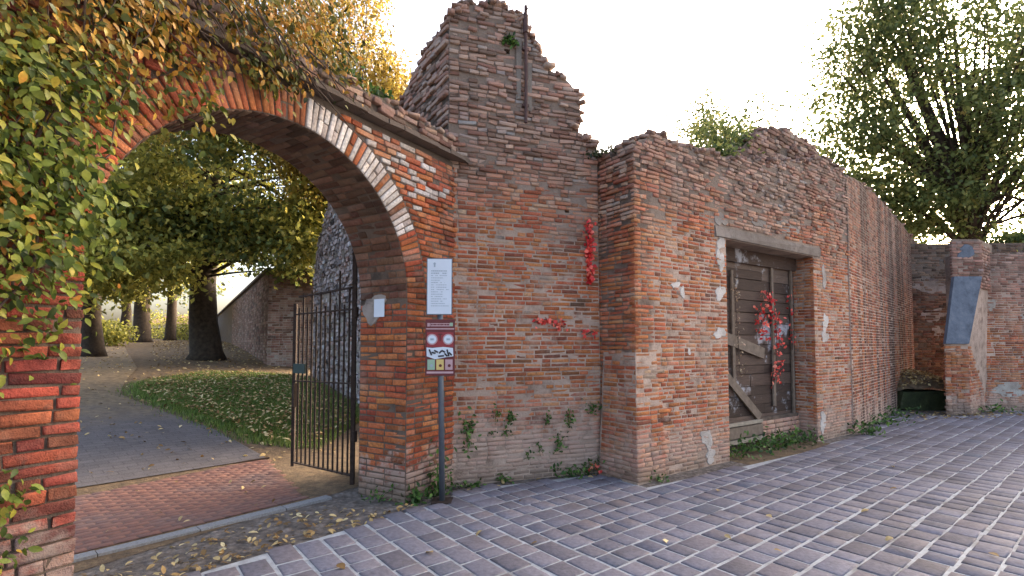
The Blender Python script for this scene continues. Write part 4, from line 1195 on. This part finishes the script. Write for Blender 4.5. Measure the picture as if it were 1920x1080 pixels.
stems.build('stem', M['twig'], cr, 'stuff', True)
def vine_pts():
    out = []
    def clump(n, fa, fz, fp, sp=.10, per=26):
        for _ in range(n):
            a, z, p = fa(), fz(), fp()
            q = rng.normal(0, 1, (per, 3)) * np.array([sp, sp * 1.2, sp * .7])
            out.append(G.pt(0, 0) + (a + q[:, :1]) * G.u + (z + q[:, 1:2]) * UP + np.maximum(p + q[:, 2:], .015) * G.n if p > 0 else G.pt(0, 0) + (a + q[:, :1]) * G.u + (z + q[:, 1:2]) * UP + (p + q[:, 2:]) * G.n)
    U_ = rnd.uniform
    clump(150, lambda: U_(-.75, -.02), lambda: U_(1.95, 3.2), lambda: U_(.03, .32))
    clump(95, lambda: U_(-.7, .16), lambda: U_(2.95, 4.3), lambda: U_(.03, .38))
    clump(30, lambda: U_(.0, .7), lambda: U_(3.5, 3.8), lambda: U_(.03, .2), .08, 18)
    clump(30, lambda: U_(.12, .72), lambda: U_(3.05, 3.6), lambda: U_(.04, .16), .06, 11)
    clump(26, lambda: U_(.7, 1.25), lambda: U_(3.58, 3.8), lambda: U_(.03, .2), .07, 16)
    clump(190, lambda: U_(.1, 1.8), lambda: U_(3.85, 4.5), lambda: U_(-.9, .25), .13, 30)
    clump(120, lambda: U_(-1.2, 1.2), lambda: U_(3.9, 5.2), lambda: U_(-1.2, .1), .16, 30)
    clump(16, lambda: U_(-.6, -.1), lambda: U_(1.55, 1.95), lambda: U_(.03, .14), .06, 12)
    clump(8, lambda: U_(-.5, -.24), lambda: U_(.55, 1.5), lambda: U_(.03, .12), .05, 10)
    clump(6, lambda: U_(-.34, -.24), lambda: U_(.45, .9), lambda: U_(.03, .12), .05, 12)
    return np.concatenate(out)
P = vine_pts(); n = len(P)
S = rng.uniform(.028, .072, n)
D = rng.normal(0, .6, (n, 3)) + G.u * .45 - UP * .75 + G.n * .25
N = rng.normal(0, .5, (n, 3)) + G.n * .9 + UP * .5
q = proj(P); dist = np.linalg.norm(P - np.array([0, 0, 1.6]), axis=1)
vis = (q[:, 0] > 10) & (q[:, 0] < 900) & (q[:, 1] > 10) & (q[:, 1] < 1070) & (P[:, 1] > .4)
pp_ = (P - G.pt(0, 0)) @ G.n
score = np.where(vis & (pp_ > .12), S / dist * (1 + pp_), 0)
order = np.argsort(-score); kk = order[:300]; rest = np.setdiff1d(np.arange(n), kk)
leaf_mesh('foliage', P[rest], D[rest], N[rest], S[rest], M['l_vine'], cr, 'near', 'stuff')
T0, F4_, F3_ = leaf_template('near')
leaf_me = [mesh_np('leaf', T0 * np.array([1, s_, 1]), [F4_, F3_]) for s_ in (.9, 1.1, 1.3)]
for me in leaf_me: me.materials.append(M['l_vine'])
crb = np.array(root_of(cr))
for i in kk:
    d = unit(D[i]); y = unit(np.cross(N[i], d)); zv = np.cross(d, y)
    o = bpy.data.objects.new('leaf', leaf_me[i % 3]); COL.objects.link(o); o.parent = cr
    Rm = np.stack([d, y, zv], 1) * S[i]; lo = P[i] - crb
    o.matrix_basis = Matrix(((*Rm[0], lo[0]), (*Rm[1], lo[1]), (*Rm[2], lo[2]), (0, 0, 0, 1)))

# ------------------------------------------------------------------ red creepers, weeds
def strand(name, label, pts, n, mat, size=(.04, .07), spread=.04, nrm=(0, -1, 0), stem='twig', group=None, cat='creeper', per_leaf=True):
    pts = [np.array(p) for p in pts]
    root = empty(name, tuple(pts[0]), label, cat, group)
    m = MB(); m.tube(pts, .006, 5); m.build('stem', M[stem], root)
    i = rng.integers(0, len(pts) - 1, n); f = rng.random((n, 1))
    A = np.array(pts); P = A[i] * (1 - f) + A[i + 1] * f + rng.normal(0, spread, (n, 3)) * np.array([1, .4, 1])
    P += np.array(nrm) * np.abs(rng.normal(.02, .015, (n, 1)))
    S = rng.uniform(*size, n); D = rdir(n, (0, 0, -.9)); N = rdir(n, tuple(np.array(nrm) * 1.8))
    if per_leaf:
        for k in range(n):
            d = unit(D[k]); y = unit(np.cross(N[k], d)); zv = np.cross(d, y)
            o = bpy.data.objects.new('leaf', RLEAF[mat][k % 2]); COL.objects.link(o); o.parent = root
            Rm = np.stack([d, y, zv], 1) * S[k]; lo = P[k] - np.array(root_of(root))
            o.matrix_basis = Matrix(((*Rm[0], lo[0]), (*Rm[1], lo[1]), (*Rm[2], lo[2]), (0, 0, 0, 1)))
    else:
        leaf_mesh('foliage', P, D, N, S, M[mat], root, 'near', 'stuff')
    return root
RLEAF = {}
for mk in ('l_red', 'l_weed'):
    RLEAF[mk] = []
    for s_ in (1.4, 1.8):
        me = mesh_np('leaf', T0 * np.array([1, s_, 1]), [F4_, F3_]); me.materials.append(M[mk]); RLEAF[mk].append(me)
tn = tuple(T.n)
strand('red_creeper', 'scarlet creeper strand hanging upright near the inner corner of the tower wall', [T.pt(1.70, 3.12, .03), T.pt(1.69, 2.85, .03), T.pt(1.71, 2.6, .03), T.pt(1.69, 2.38, .03)], 150, 'l_red', (.04, .065), .022, tn)
strand('red_creeper', 'pinkish red creeper leaves trailing sideways across the tower wall', [T.pt(.95, 1.86, .03), T.pt(1.1, 1.90, .03), T.pt(1.25, 1.86, .03), T.pt(1.35, 1.8, .03)], 42, 'l_red', (.035, .06), .025, tn)
strand('red_creeper', 'two small tufts of red leaves beside the inner wall corner', [T.pt(1.58, 1.76, .03), T.pt(1.66, 1.72, .03), T.pt(1.74, 1.76, .03)], 14, 'l_red', (.035, .055), .025, tn)
strand('red_creeper', 'red leaves lying at the foot of the inner corner', [T.pt(1.66, .06, .08), T.pt(1.78, .05, .1), T.pt(1.86, .05, .14)], 20, 'l_red', (.04, .06), .03, (0, 0, 1))
dn = tuple(Dd.n)
strand('red_creeper', 'long coral red creeper hanging down the middle of the boarded door', [Dd.pt(1.5, 2.45, .08), Dd.pt(1.55, 2.2, .08), Dd.pt(1.72, 1.95, .1), Dd.pt(1.75, 1.6, .1), Dd.pt(1.72, 1.25, .1), Dd.pt(1.68, .98, .08)], 150, 'l_red', (.04, .07), .05, dn)
strand('red_creeper', 'small coral red cluster on the left of the long door creeper', [Dd.pt(1.28, 2.2, .08), Dd.pt(1.33, 2.0, .08), Dd.pt(1.36, 1.75, .09)], 60, 'l_red', (.04, .065), .05, dn)
strand('red_creeper', 'faded red creeper sprig under the left end of the lintel', [Dd.pt(.26, 2.75, .05), Dd.pt(.22, 2.55, .05), Dd.pt(.12, 2.35, .05)], 26, 'l_red', (.04, .07), .03, dn)
strand('red_creeper', 'thin row of red leaves along the right jamb of the door', [Dd.pt(2.2, 2.6, .06), Dd.pt(2.26, 2.2, .06), Dd.pt(2.3, 1.8, .06), Dd.pt(2.32, 1.5, .06)], 26, 'l_red', (.035, .06), .03, dn)
M['l_dry'] = leaf_mat('dry_creeper', [(0, (0.25, 0.19, 0.13)), (.6, (0.40, 0.30, 0.20)), (1, (0.5, 0.30, 0.22))], .2)
strand('dry_creeper', 'pale dried creeper stem dangling over the left half of the boarded door', [Dd.pt(.60, 2.65, .08), Dd.pt(.63, 2.3, .08), Dd.pt(.64, 1.9, .09), Dd.pt(.68, 1.5, .09), Dd.pt(.7, 1.15, .09)], 90, 'l_dry', (.03, .05), .03, dn, per_leaf=False)

def weed(label, p, n, size, r, hgt_, nrm=(0, -.4, 1), group=None):
    p = np.array(p, float); root = empty('weed', tuple(p), label, 'weed', group)
    D = rdir(n, tuple(np.array(nrm) * .6)); P = p + rng.normal(0, 1, (n, 3)) * np.array([r, r * .5, hgt_ * .5]) + np.array([0, 0, hgt_ * .45])
    m = MB()
    for k in range(5):
        m.tube([p, (p + P[k]) / 2 + UP * .02, P[k]], .003, 4, caps=False)
    m.build('stem', M['l_weed'], root, 'stuff')
    N = rdir(n, tuple(np.array(nrm) + np.array([0, -.4, .5])))
    S = rng.uniform(*size, n)
    leaf_mesh('foliage', P, D, N, S, M['l_weed'], root, 'near', 'stuff')
wg = 'weeds rooted in the tower wall'
tnl = tuple(T.n)
for lab, a, z, n, s_, r, h in (
        ('largest bushy weed growing from the lower tower wall right of the sign post', .13, .50, 70, (.04, .07), .05, .2),
        ('rounded weed tuft on the tower wall, third along from the sign post', .65, .69, 46, (.03, .06), .035, .11),
        ('small weed above and right of the bushy one on the tower wall', .46, .76, 26, (.03, .05), .03, .08),
        ('dark little weed in mid tower wall below the red leaves', 1.12, .66, 22, (.03, .05), .025, .08),
        ('trailing weed on the tower wall left of the corner tuft', 1.41, .62, 36, (.03, .055), .03, .12),
        ('wide weed tuft wedged in the inner wall corner', 1.74, .78, 46, (.035, .06), .07, .1),
        ('low upright weed near the base of the tower wall', 1.26, .35, 40, (.035, .06), .035, .15),
        ('faint thin weed low on the tower wall between two tufts', 1.02, .33, 16, (.025, .045), .03, .07),
        ('tiny weed near the ground in the middle of the tower wall', .88, .23, 18, (.025, .05), .03, .1),
        ('small spreading weed below the rounded tuft on the tower wall', .60, .54, 18, (.025, .045), .035, .05),
        ('sparse sprig just right of the bushy weed on the tower wall', .42, .55, 14, (.025, .04), .03, .05)):
    weed(lab, T.pt(a, z, .03), n, s_, r, h, tnl, wg)
bg_ = 'weeds along the foot of the walls'
def gpt(x, y): return (x, y, .0)
for lab, p, n, s_, r, h in (
        ('bright green low weed left of the foot of the sign post', (-.98, 5.2, 0), 90, (.05, .08), .09, .1),
        ('tall leafy weed behind the sign post against the pier', (-.78, 5.42, 0), 120, (.05, .08), .07, .3),
        ('flat weed patch just right of the sign post', (-.52, 5.72, 0), 60, (.03, .06), .14, .05),
        ('single green weed at the tower wall foot right of the post', (-.08, 5.93, 0), 36, (.035, .06), .05, .08),
        ('straggling weeds at the tower wall foot near the corner', (.72, 6.2, 0), 110, (.035, .07), .17, .1),
        ('leafy weed in the shaded inner corner at ground level', (1.0, 6.32, .05), 60, (.035, .06), .09, .1),
        ('small tuft in front of the battered corner', (1.72, 5.98, 0), 36, (.035, .06), .06, .06),
        ('mossy weed at the foot of the arch pier', (-1.35, 5.2, 0), 40, (.03, .05), .08, .08),
        ('creeping weeds at the foot of the streaked wall, nearer tuft', (6.25, 9.0, 0), 90, (.06, .1), .14, .16),
        ('creeping weeds along the streaked wall, farther patch', (7.4, 10.2, 0), 120, (.06, .1), .3, .14),
        ('weeds along the streaked wall beside the mossy step', (8.5, 11.35, 0), 90, (.06, .1), .25, .16),
        ('grass tuft at the base of the wall right of the buttress', (11.3, 11.9, 0), 70, (.06, .1), .22, .14)):
    weed(lab, p, n, s_, r, h, (0, -.3, 1), bg_)
dwg = 'weeds at the foot of the boarded door'
for lab, a, n in (('weed clump under the left end of the door rail', .25, 90), ('weed clump under the middle of the door', .9, 110), ('tallest weed clump by the low brick infill of the door', 1.5, 150), ('weed clump at the right jamb foot of the door', 2.1, 110)):
    weed(lab, Dd.pt(a, .02, .28), n, (.05, .09), .17, .16, (0, -.3, 1), dwg)
sheet('soil_strip', [tuple(W.pt(DA + .02, 0, .34)[:2]), tuple(W.pt(DB - .02, 0, .30)[:2]), tuple(W.pt(DB - .02, 0, -.3)[:2]), tuple(W.pt(DA + .02, 0, -.3)[:2])], -.003, M['soil'])
sheet('wall_margin', [(-.7, 5.0), (1.0, 5.7), (1.4, 5.2), (6.3, 8.4), (9.2, 11.0), (11, 11.0), (20, 11.6), (20, 13), (11, 14.8), (6, 9.6), (1.3, 6.4), (-.7, 6.2)], -.0055, M['gravelly_dirt'])

# ------------------------------------------------------------------ plants on the ruins
def bush(name, label, blobs, n, leaf, mat, cat='bush', group=None, twigs=10):
    c0 = np.array(blobs[0][0], float); root = empty(name, tuple(c0 - UP * blobs[0][1][2]), label, cat, group)
    P = []
    for c, r in blobs:
        k = n // len(blobs); cl = np.array(c) + rdir(max(4, k // 40)) * rng.uniform(.2, 1, (max(4, k // 40), 1)) ** .5 * np.array(r)
        P.append((cl[rng.integers(0, len(cl), k)] + rng.normal(0, 1, (k, 3)) * np.array(r) * .2))
    P = np.concatenate(P); m = MB(); b = np.array(root_of(root))
    for k in range(twigs):
        e = P[rnd.randrange(len(P))] + UP * .1; m.tube([b + (rnd.uniform(-.05, .05), 0, 0), (b + e) / 2 + np.array([rnd.uniform(-.1, .1), 0, 0]), e], [.015, .01, .004], 5, caps=False)
    m.build('stem', M['twig'], root, 'stuff')
    leaf_mesh('foliage', P, rdir(len(P), (0, 0, .1)), rdir(len(P), (0, -.3, .8)), rng.uniform(.6, 1.4, len(P)) * leaf, M[mat], root, 'far')
    return root
bush('grass_tuft', 'green grass tuft sprouting on the gateway coping beside the tower', [(G.pt(2.15, 4.12, -.3), (.32, .3, .14)), (G.pt(2.5, 4.1, -.35), (.22, .2, .1))], 900, .055, 'l_weed', 'grass')
bush('wall_shrub', 'dark green shrub growing on the wall top left of the ruined stump', [(W.pt(3.1, 4.95, -.9), (.5, .4, .45)), (W.pt(2.7, 4.6, -.8), (.35, .3, .25)), (W.pt(3.6, 5.35, -1.2), (.5, .4, .4))], 3000, .07, 'l_green')
bush('wall_shrub', 'thin leafy shrub sprigs above the ruined stump', [(W.pt(4.6, 5.9, -2.0), (.7, .6, .8)), (W.pt(5.9, 6.3, -2.0), (1.0, .6, .7))], 2000, .08, 'l_lime', twigs=24)
bush('wall_shrub', 'ivy patch on the right shoulder of the ruined stump', [(W.pt(6.0, 5.45, -1.0), (.45, .35, .4))], 1300, .075, 'l_green')
bush('moss_cushion', 'dark mossy growth capping the summit of the tower stump', [(T.pt(.42, 5.68, -.3), (.35, .22, .05))], 1300, .05, 'l_moss', 'moss', twigs=2)
bush('grass_tuft', 'small green tuft growing out of the tower face near the pipe', [(T.pt(.62, 5.28, .02), (.09, .04, .05))], 160, .05, 'l_weed', 'grass', twigs=2)
bush('grass_tuft', 'mossy grass on the top edge of the jog wall corner', [(J.pt(.3, 4.0, -.12), (.3, .2, .05))], 500, .045, 'l_moss', 'grass', twigs=2)
m_root = empty('bare_shrub', tuple(T.pt(1.9, 4.15, -.4)), 'bare pale twigs poking up in the notch between tower and doorway wall', 'shrub')
m = MB()
for k in range(16):
    b = T.pt(1.82 + rnd.uniform(-.12, .14), 4.1, -.5); e = b + np.array([rnd.uniform(-.18, .22), rnd.uniform(-.1, .1), rnd.uniform(.2, .5)])
    m.tube([b, (b + e) / 2 + np.array([rnd.uniform(-.03, .03), 0, .02]), e], [.004, .003, .0015], 4, caps=False)
m.build('twig', M['batten'], m_root, 'stuff')

# ------------------------------------------------------------------ trees
def at(x, y): return (x, y, gz(x, y))
tree('plane_tree', 'big dark-trunked green tree standing in the middle of the archway view', at(-10.6, 17.6), 6.5, .44,
     [((-9.2, 16.2, 7.2), (4.2, 3.2, 2.6), 115), ((-6.6, 16.4, 5.2), (2.1, 1.8, 1.5), 60), ((-8.2, 16.0, 5.0), (1.6, 1.4, .9), 24), ((-11.5, 15.5, 5.4), (2.6, 2.0, 1.2), 50)], .19, 'l_green', 'bark', 85, spread=.34, fork=.5, limb_every=3, limbs=((-7.2, 16.4, 6.2, .16), (-13.0, 16, 6.8, .15), (-9.6, 16.5, 9, .2)))
tree('hornbeam_tree', 'yellow-green tree with drooping sprays at the left of the archway view', at(-13.7, 16.6), 6.0, .27,
     [((-12.4, 14.6, 4.4), (2.4, 2.0, 1.6), 70), ((-12.2, 14.2, 6.6), (3.0, 2.4, 1.6), 70), ((-8.3, 14.8, 6.6), (3.2, 1.8, 1.7), 60), ((-10.6, 14.2, 4.1), (2.0, 1.6, .8), 36), ((-6.4, 15.6, 4.9), (1.4, 1.2, .8), 24)], .17, 'l_ygreen', 'bark_dark', 85, spread=.34, droop=.45, limb_every=3)
tree('hornbeam_tree', 'slim dark tree behind the drooping one, left of the big trunk', at(-20.8, 28.5), 9, .38,
     [((-20, 27, 8), (5, 4, 4.2), 130)], .2, 'l_ygreen', 'bark_dark', 110, spread=.6, limb_every=4)
tree('hornbeam_tree', 'thin farther tree just left of the slim dark one', at(-24.5, 32), 9, .26,
     [((-25, 31, 8.5), (4.5, 4, 4), 90)], .22, 'l_ygreen', 'bark_dark', 100, spread=.6, limb_every=4)
tree('hornbeam_tree', 'far slender tree between the slim dark tree and the big trunk', at(-23.6, 35), 9, .3,
     [((-22.5, 33, 9), (5, 4, 4.6), 110)], .22, 'l_green', 'bark_dark', 100, spread=.6, limb_every=4)
tree('golden_tree', 'golden autumn tree rising behind the gateway top beside the tower', at(-5.2, 15.5), 8.5, .25,
     [((-4.7, 14.2, 9.2), (1.9, 1.8, 2.6), 100), ((-5.0, 13.6, 7.0), (1.8, 1.5, 1.6), 70), ((-7.0, 13.6, 9.6), (2.2, 1.8, 2.6), 80), ((-3.5, 14.0, 7.6), (.9, .9, 1.6), 34), ((-8.8, 13.2, 9.0), (2.0, 1.8, 2.2), 50)], .11, 'l_gold', 'bark', 160, spread=.36, limb_every=2)
tree('lime_tree', 'large spreading green tree towering behind the far right wall', (16.1, 17.2, -.03), 7.6, .36,
     [((14.8, 17, 9.8), (4.4, 3, 4.2), 230), ((17.8, 16.6, 9.0), (3.6, 3, 4.6), 130), ((12.0, 17.2, 8.2), (1.7, 1.6, 2.0), 46), ((12.9, 17, 12.2), (2.0, 1.6, 1.8), 56), ((12.6, 17, 6.2), (1.5, 1.3, .8), 24), ((14.0, 16.8, 6.0), (1.6, 1.2, 1.0), 24), ((18.2, 16.0, 4.8), (2.0, 1.2, .8), 16)],
     .16, 'l_lime', 'bark_dark', 92, spread=.4, fork=.68, limb_every=5, lean=(-.5, 0), limbs=((12.2, 17, 8.5, .16), (13.4, 17, 11.5, .19), (15.2, 17, 13, .17), (17.6, 17, 12.5, .19), (19.0, 16.8, 8.5, .15), (12.9, 16.8, 6.4, .11), (14.2, 16.6, 8.6, .12)))
bush('hedge', 'clipped dark shrub mass behind the far right wall under the large tree', [((17.0, 14.6, 4.1), (2.2, .6, .5)), ((15.2, 15.2, 4.6), (.5, .4, .4))], 2500, .12, 'l_green', 'hedge', twigs=6)
for lab, x, y, r in (('yellowing bush between the far slender trees', -24.5, 38, 1.6), ('low bush beside the left edge of the archway view', -18.0, 22.5, 1.0), ('greenish bush at the far end of the garden path', -30, 42, 2.0)):
    bush('bush', lab, [((x, y, gz(x, y) + r * .55), (r, r * .8, r * .6))], 1800, .16, 'l_ygreen', 'bush', twigs=5)

# far end of the garden
lowall = empty('low_wall', (-22, 46, 2.0), 'low dark wall closing the far end of the garden', 'wall')
m = MB(); m.box((-27, 46, 2.2), (44, .4, 1.5), None, 0); m.build('wall_core', M['mortar_dark'], lowall)
m = MB(); m.box((-27, 46, 3.0), (44.2, .55, .1), None, 0); m.build('coping', M['bark_dark'], lowall)
hs = empty('house', (-38, 66, 2), 'distant pale house with a pink tiled roof seen beside the big trunk', 'house')
M['pinkroof'] = plain('pink_roof', (0.40, 0.20, 0.17), .9, .15, 4, .2); M['palewall'] = plain('pale_wall', (0.55, 0.50, 0.46), .9, .1, 3, .1)
m = MB(); m.box((-38, 66, 2.6), (13, 8, 3.0)); m.build('wall', M['palewall'], hs)
m = MB(); hx0, hx1, hy0, hy1 = -45, -31, 61.6, 70.4
m.add([(hx0, hy0, 4.0), (hx1, hy0, 4.0), (hx1, hy1, 4.0), (hx0, hy1, 4.0), (hx0, 66, 5.3), (hx1, 66, 5.3)], [(0, 1, 5, 4), (2, 3, 4, 5), (0, 4, 3), (1, 2, 5), (0, 3, 2, 1)]); m.build('roof', M['pinkroof'], hs)
for lab, x, y in (('short pale stone post at the far side of the lawn, left one', -22.6, 31.0), ('short pale stone post beyond the slender trees, right one', -27.8, 41.0)):
    pst = empty('stone_post', (x, y, gz(x, y)), lab, 'post')
    m = MB(); m.box((x, y, gz(x, y) + .35), (.26, .26, .8), None, .01); m.box((x, y, gz(x, y) + .78), (.32, .32, .08)); m.build('shaft', M['plaster'], pst)

# ------------------------------------------------------------------ grass and fallen leaves
LAWN = [(-3.9, 7.9), (-4.84, 8.5), (-6.32, 9.45), (-7.7, 10.5), (-8.6, 12.0), (-8.3, 14.0), (-6.8, 14.6), (-5.7, 14.0), (-3.6, 11.0), (-2.9, 9.6), (-3.1, 7.7)]
la = np.array(LAWN)
n = 170000
P = np.stack([rng.uniform(la[:, 0].min(), la[:, 0].max(), n), rng.uniform(la[:, 1].min(), la[:, 1].max(), n)], 1)
def inpoly_np(P, poly):
    c = np.zeros(len(P), bool)
    for (x0, y0), (x1, y1) in zip(poly, poly[1:] + poly[:1]):
        if y0 != y1: c ^= ((y0 > P[:, 1]) != (y1 > P[:, 1])) & (P[:, 0] < (x1 - x0) * (P[:, 1] - y0) / (y1 - y0) + x0)
    return c
edge_noise = rng.normal(0, .18, P.shape)
P = P[inpoly_np(P + edge_noise, LAWN)]; n = len(P)
zb = hgt(P[:, 0], P[:, 1]); hgl = rng.uniform(.05, .11, n); w = rng.uniform(.004, .009, n); an = rng.uniform(0, 6.28, n)
dx, dy = np.cos(an) * w, np.sin(an) * w
V = np.empty((n, 3, 3)); V[:, 0] = np.stack([P[:, 0] - dx, P[:, 1] - dy, zb - .01], 1); V[:, 1] = np.stack([P[:, 0] + dx, P[:, 1] + dy, zb - .01], 1)
V[:, 2] = np.stack([P[:, 0] + rng.normal(0, .025, n), P[:, 1] + rng.normal(0, .025, n), zb + hgl], 1)
o = link_mesh('lawn_grass', mesh_np('lawn_grass', V.reshape(-1, 3), [np.arange(n * 3).reshape(-1, 3)]), M['l_grass']); tag(o, 'short green lawn grass between the path and the stone wall', 'grass', kind='stuff')

def litter(label, pts, size, mat='l_litter'):
    n = len(pts); S = rng.uniform(*size, n)
    D = rdir(n) * np.array([1, 1, .25]); N = rdir(n, (0, 0, 3))
    o = leaf_mesh('fallen_leaves', pts, D, N, S, M[mat], None, 'near')
    return tag(o, label, 'fallen leaves', kind='stuff')
def scatter_poly(poly, n, zf):
    a = np.array(poly); Q = np.stack([rng.uniform(a[:, 0].min(), a[:, 0].max(), n), rng.uniform(a[:, 1].min(), a[:, 1].max(), n)], 1)
    Q = Q[inpoly_np(Q, poly)]; return np.concatenate([Q, zf(Q[:, 0], Q[:, 1])[:, None]], 1)
litter('pale fallen leaves scattered over the lawn', scatter_poly(LAWN, 6500, lambda x, y: hgt(x, y) + rng.uniform(.07, .12, len(x))), (.05, .09))
litter('brown leaf litter along the lawn edge and under the garden trees', np.concatenate([
    scatter_poly([(-3.2, 7.0), (-4.84, 8.28), (-6.32, 9.15), (-7.85, 10.2), (-8.93, 11.75), (-10, 14), (-24, 34), (-10, 34), (-7, 18), (-6, 15), (-3.0, 10), (-2.5, 7)], 12000, lambda x, y: hgt(x, y) + .02)]), (.06, .11))
litter('leaves lying on the garden path', scatter_poly(PATH_R + PATH_L[::-1], 5000, lambda x, y: hgt(x, y) + .034), (.05, .085))
litter('leaves lying on the clay threshold', scatter_poly(TH, 70, lambda x, y: 0 * x + .034), (.05, .085))
litter('leaves heaped in the dirt strip along the edge of the paving', np.concatenate([
    scatter_poly([(-3.4, 2.9), (-1.95, 5.1), (-1.3, 4.9), (-.9, 5.2), (-2.2, 3.6), (-2.8, 2.9)], 900, lambda x, y: 0 * x + .014),
    scatter_poly([(-2.9, 3.0), (-1.5, 4.6), (-1.0, 5.1), (-.9, 5.05), (-2.0, 3.8), (-2.6, 3.0)], 700, lambda x, y: 0 * x + .02)]), (.035, .08))
litter('leaves drifted along the foot of the far walls', np.concatenate([
    scatter_poly([(8.2, 10.9), (9.5, 12.2), (10.3, 11.9), (11.2, 11.9), (16, 12.4), (16, 11.8), (11, 11.2), (9.4, 10.7)], 900, lambda x, y: 0 * x + .015),
    scatter_poly([(-.5, 5.6), (1.1, 6.2), (1.1, 6.45), (-.6, 5.8)], 60, lambda x, y: 0 * x + .01)]), (.06, .1))
# single leaves one can count on the paving
lf = 'single fallen leaves on the stone paving'
spots = [(.0, 0)]
fl = [(1.21, 4.15, 'large orange leaf lying alone in the middle of the stone paving'),
      (.2, 4.1, 'dry leaf on the paving below the sign post, nearest the bottom left'), (-.25, 4.35, 'small pale leaf on the dark paving just below the sign post'),
      (-.6, 3.9, 'curled leaf among the broken setts near the dirt strip'), (-1.25, 3.7, 'yellow leaf on the setts beside the litter-filled dirt strip'),
      (2.0, 3.95, 'yellow leaf near the bottom edge right of the orange leaf'), (1.75, 4.25, 'thin brown leaf just right of the large orange leaf'),
      (2.35, 4.75, 'curled tan leaf on the setts in front of the battered corner'), (2.9, 4.55, 'brown leaf on the paving in line with the door centre'),
      (3.1, 4.2, 'dry leaf lying between two long joints at the lower right'), (3.4, 4.9, 'dull leaf on the bluish setts right of the door'),
      (4.2, 5.6, 'leaf lying beyond the lower right joint, halfway to the streaked wall'), (4.9, 6.6, 'tiny leaf far out on the setts before the streaked wall'),
      (3.6, 3.9, 'rightmost leaf near the bottom edge of the paving'), (.1, 5.2, 'reddish leaf on the setts at the foot of the tower wall'),
      (2.2, 5.5, 'leaf lying close to the door wall between corner and doorway')]
fl_me = []
for s_, curl in ((1.2, 1.5), (1.5, 1.0), (1.0, 2.0)):
    me = mesh_np('fallen_leaf', T0 * np.array([1, s_, curl]), [F4_, F3_]); me.materials.append(M['l_litter']); fl_me.append(me)
for i, (x, y, lab) in enumerate(fl):
    o = bpy.data.objects.new('fallen_leaf', fl_me[i % 3]); COL.objects.link(o)
    s_ = rnd.uniform(.06, .09) if i else .11
    o.location = (x, y, .028); o.scale = (s_,) * 3; o.rotation_euler = (rnd.gauss(0, .2), rnd.gauss(0, .2), rnd.uniform(0, 6.28))
    tag(o, lab, 'leaf', lf)
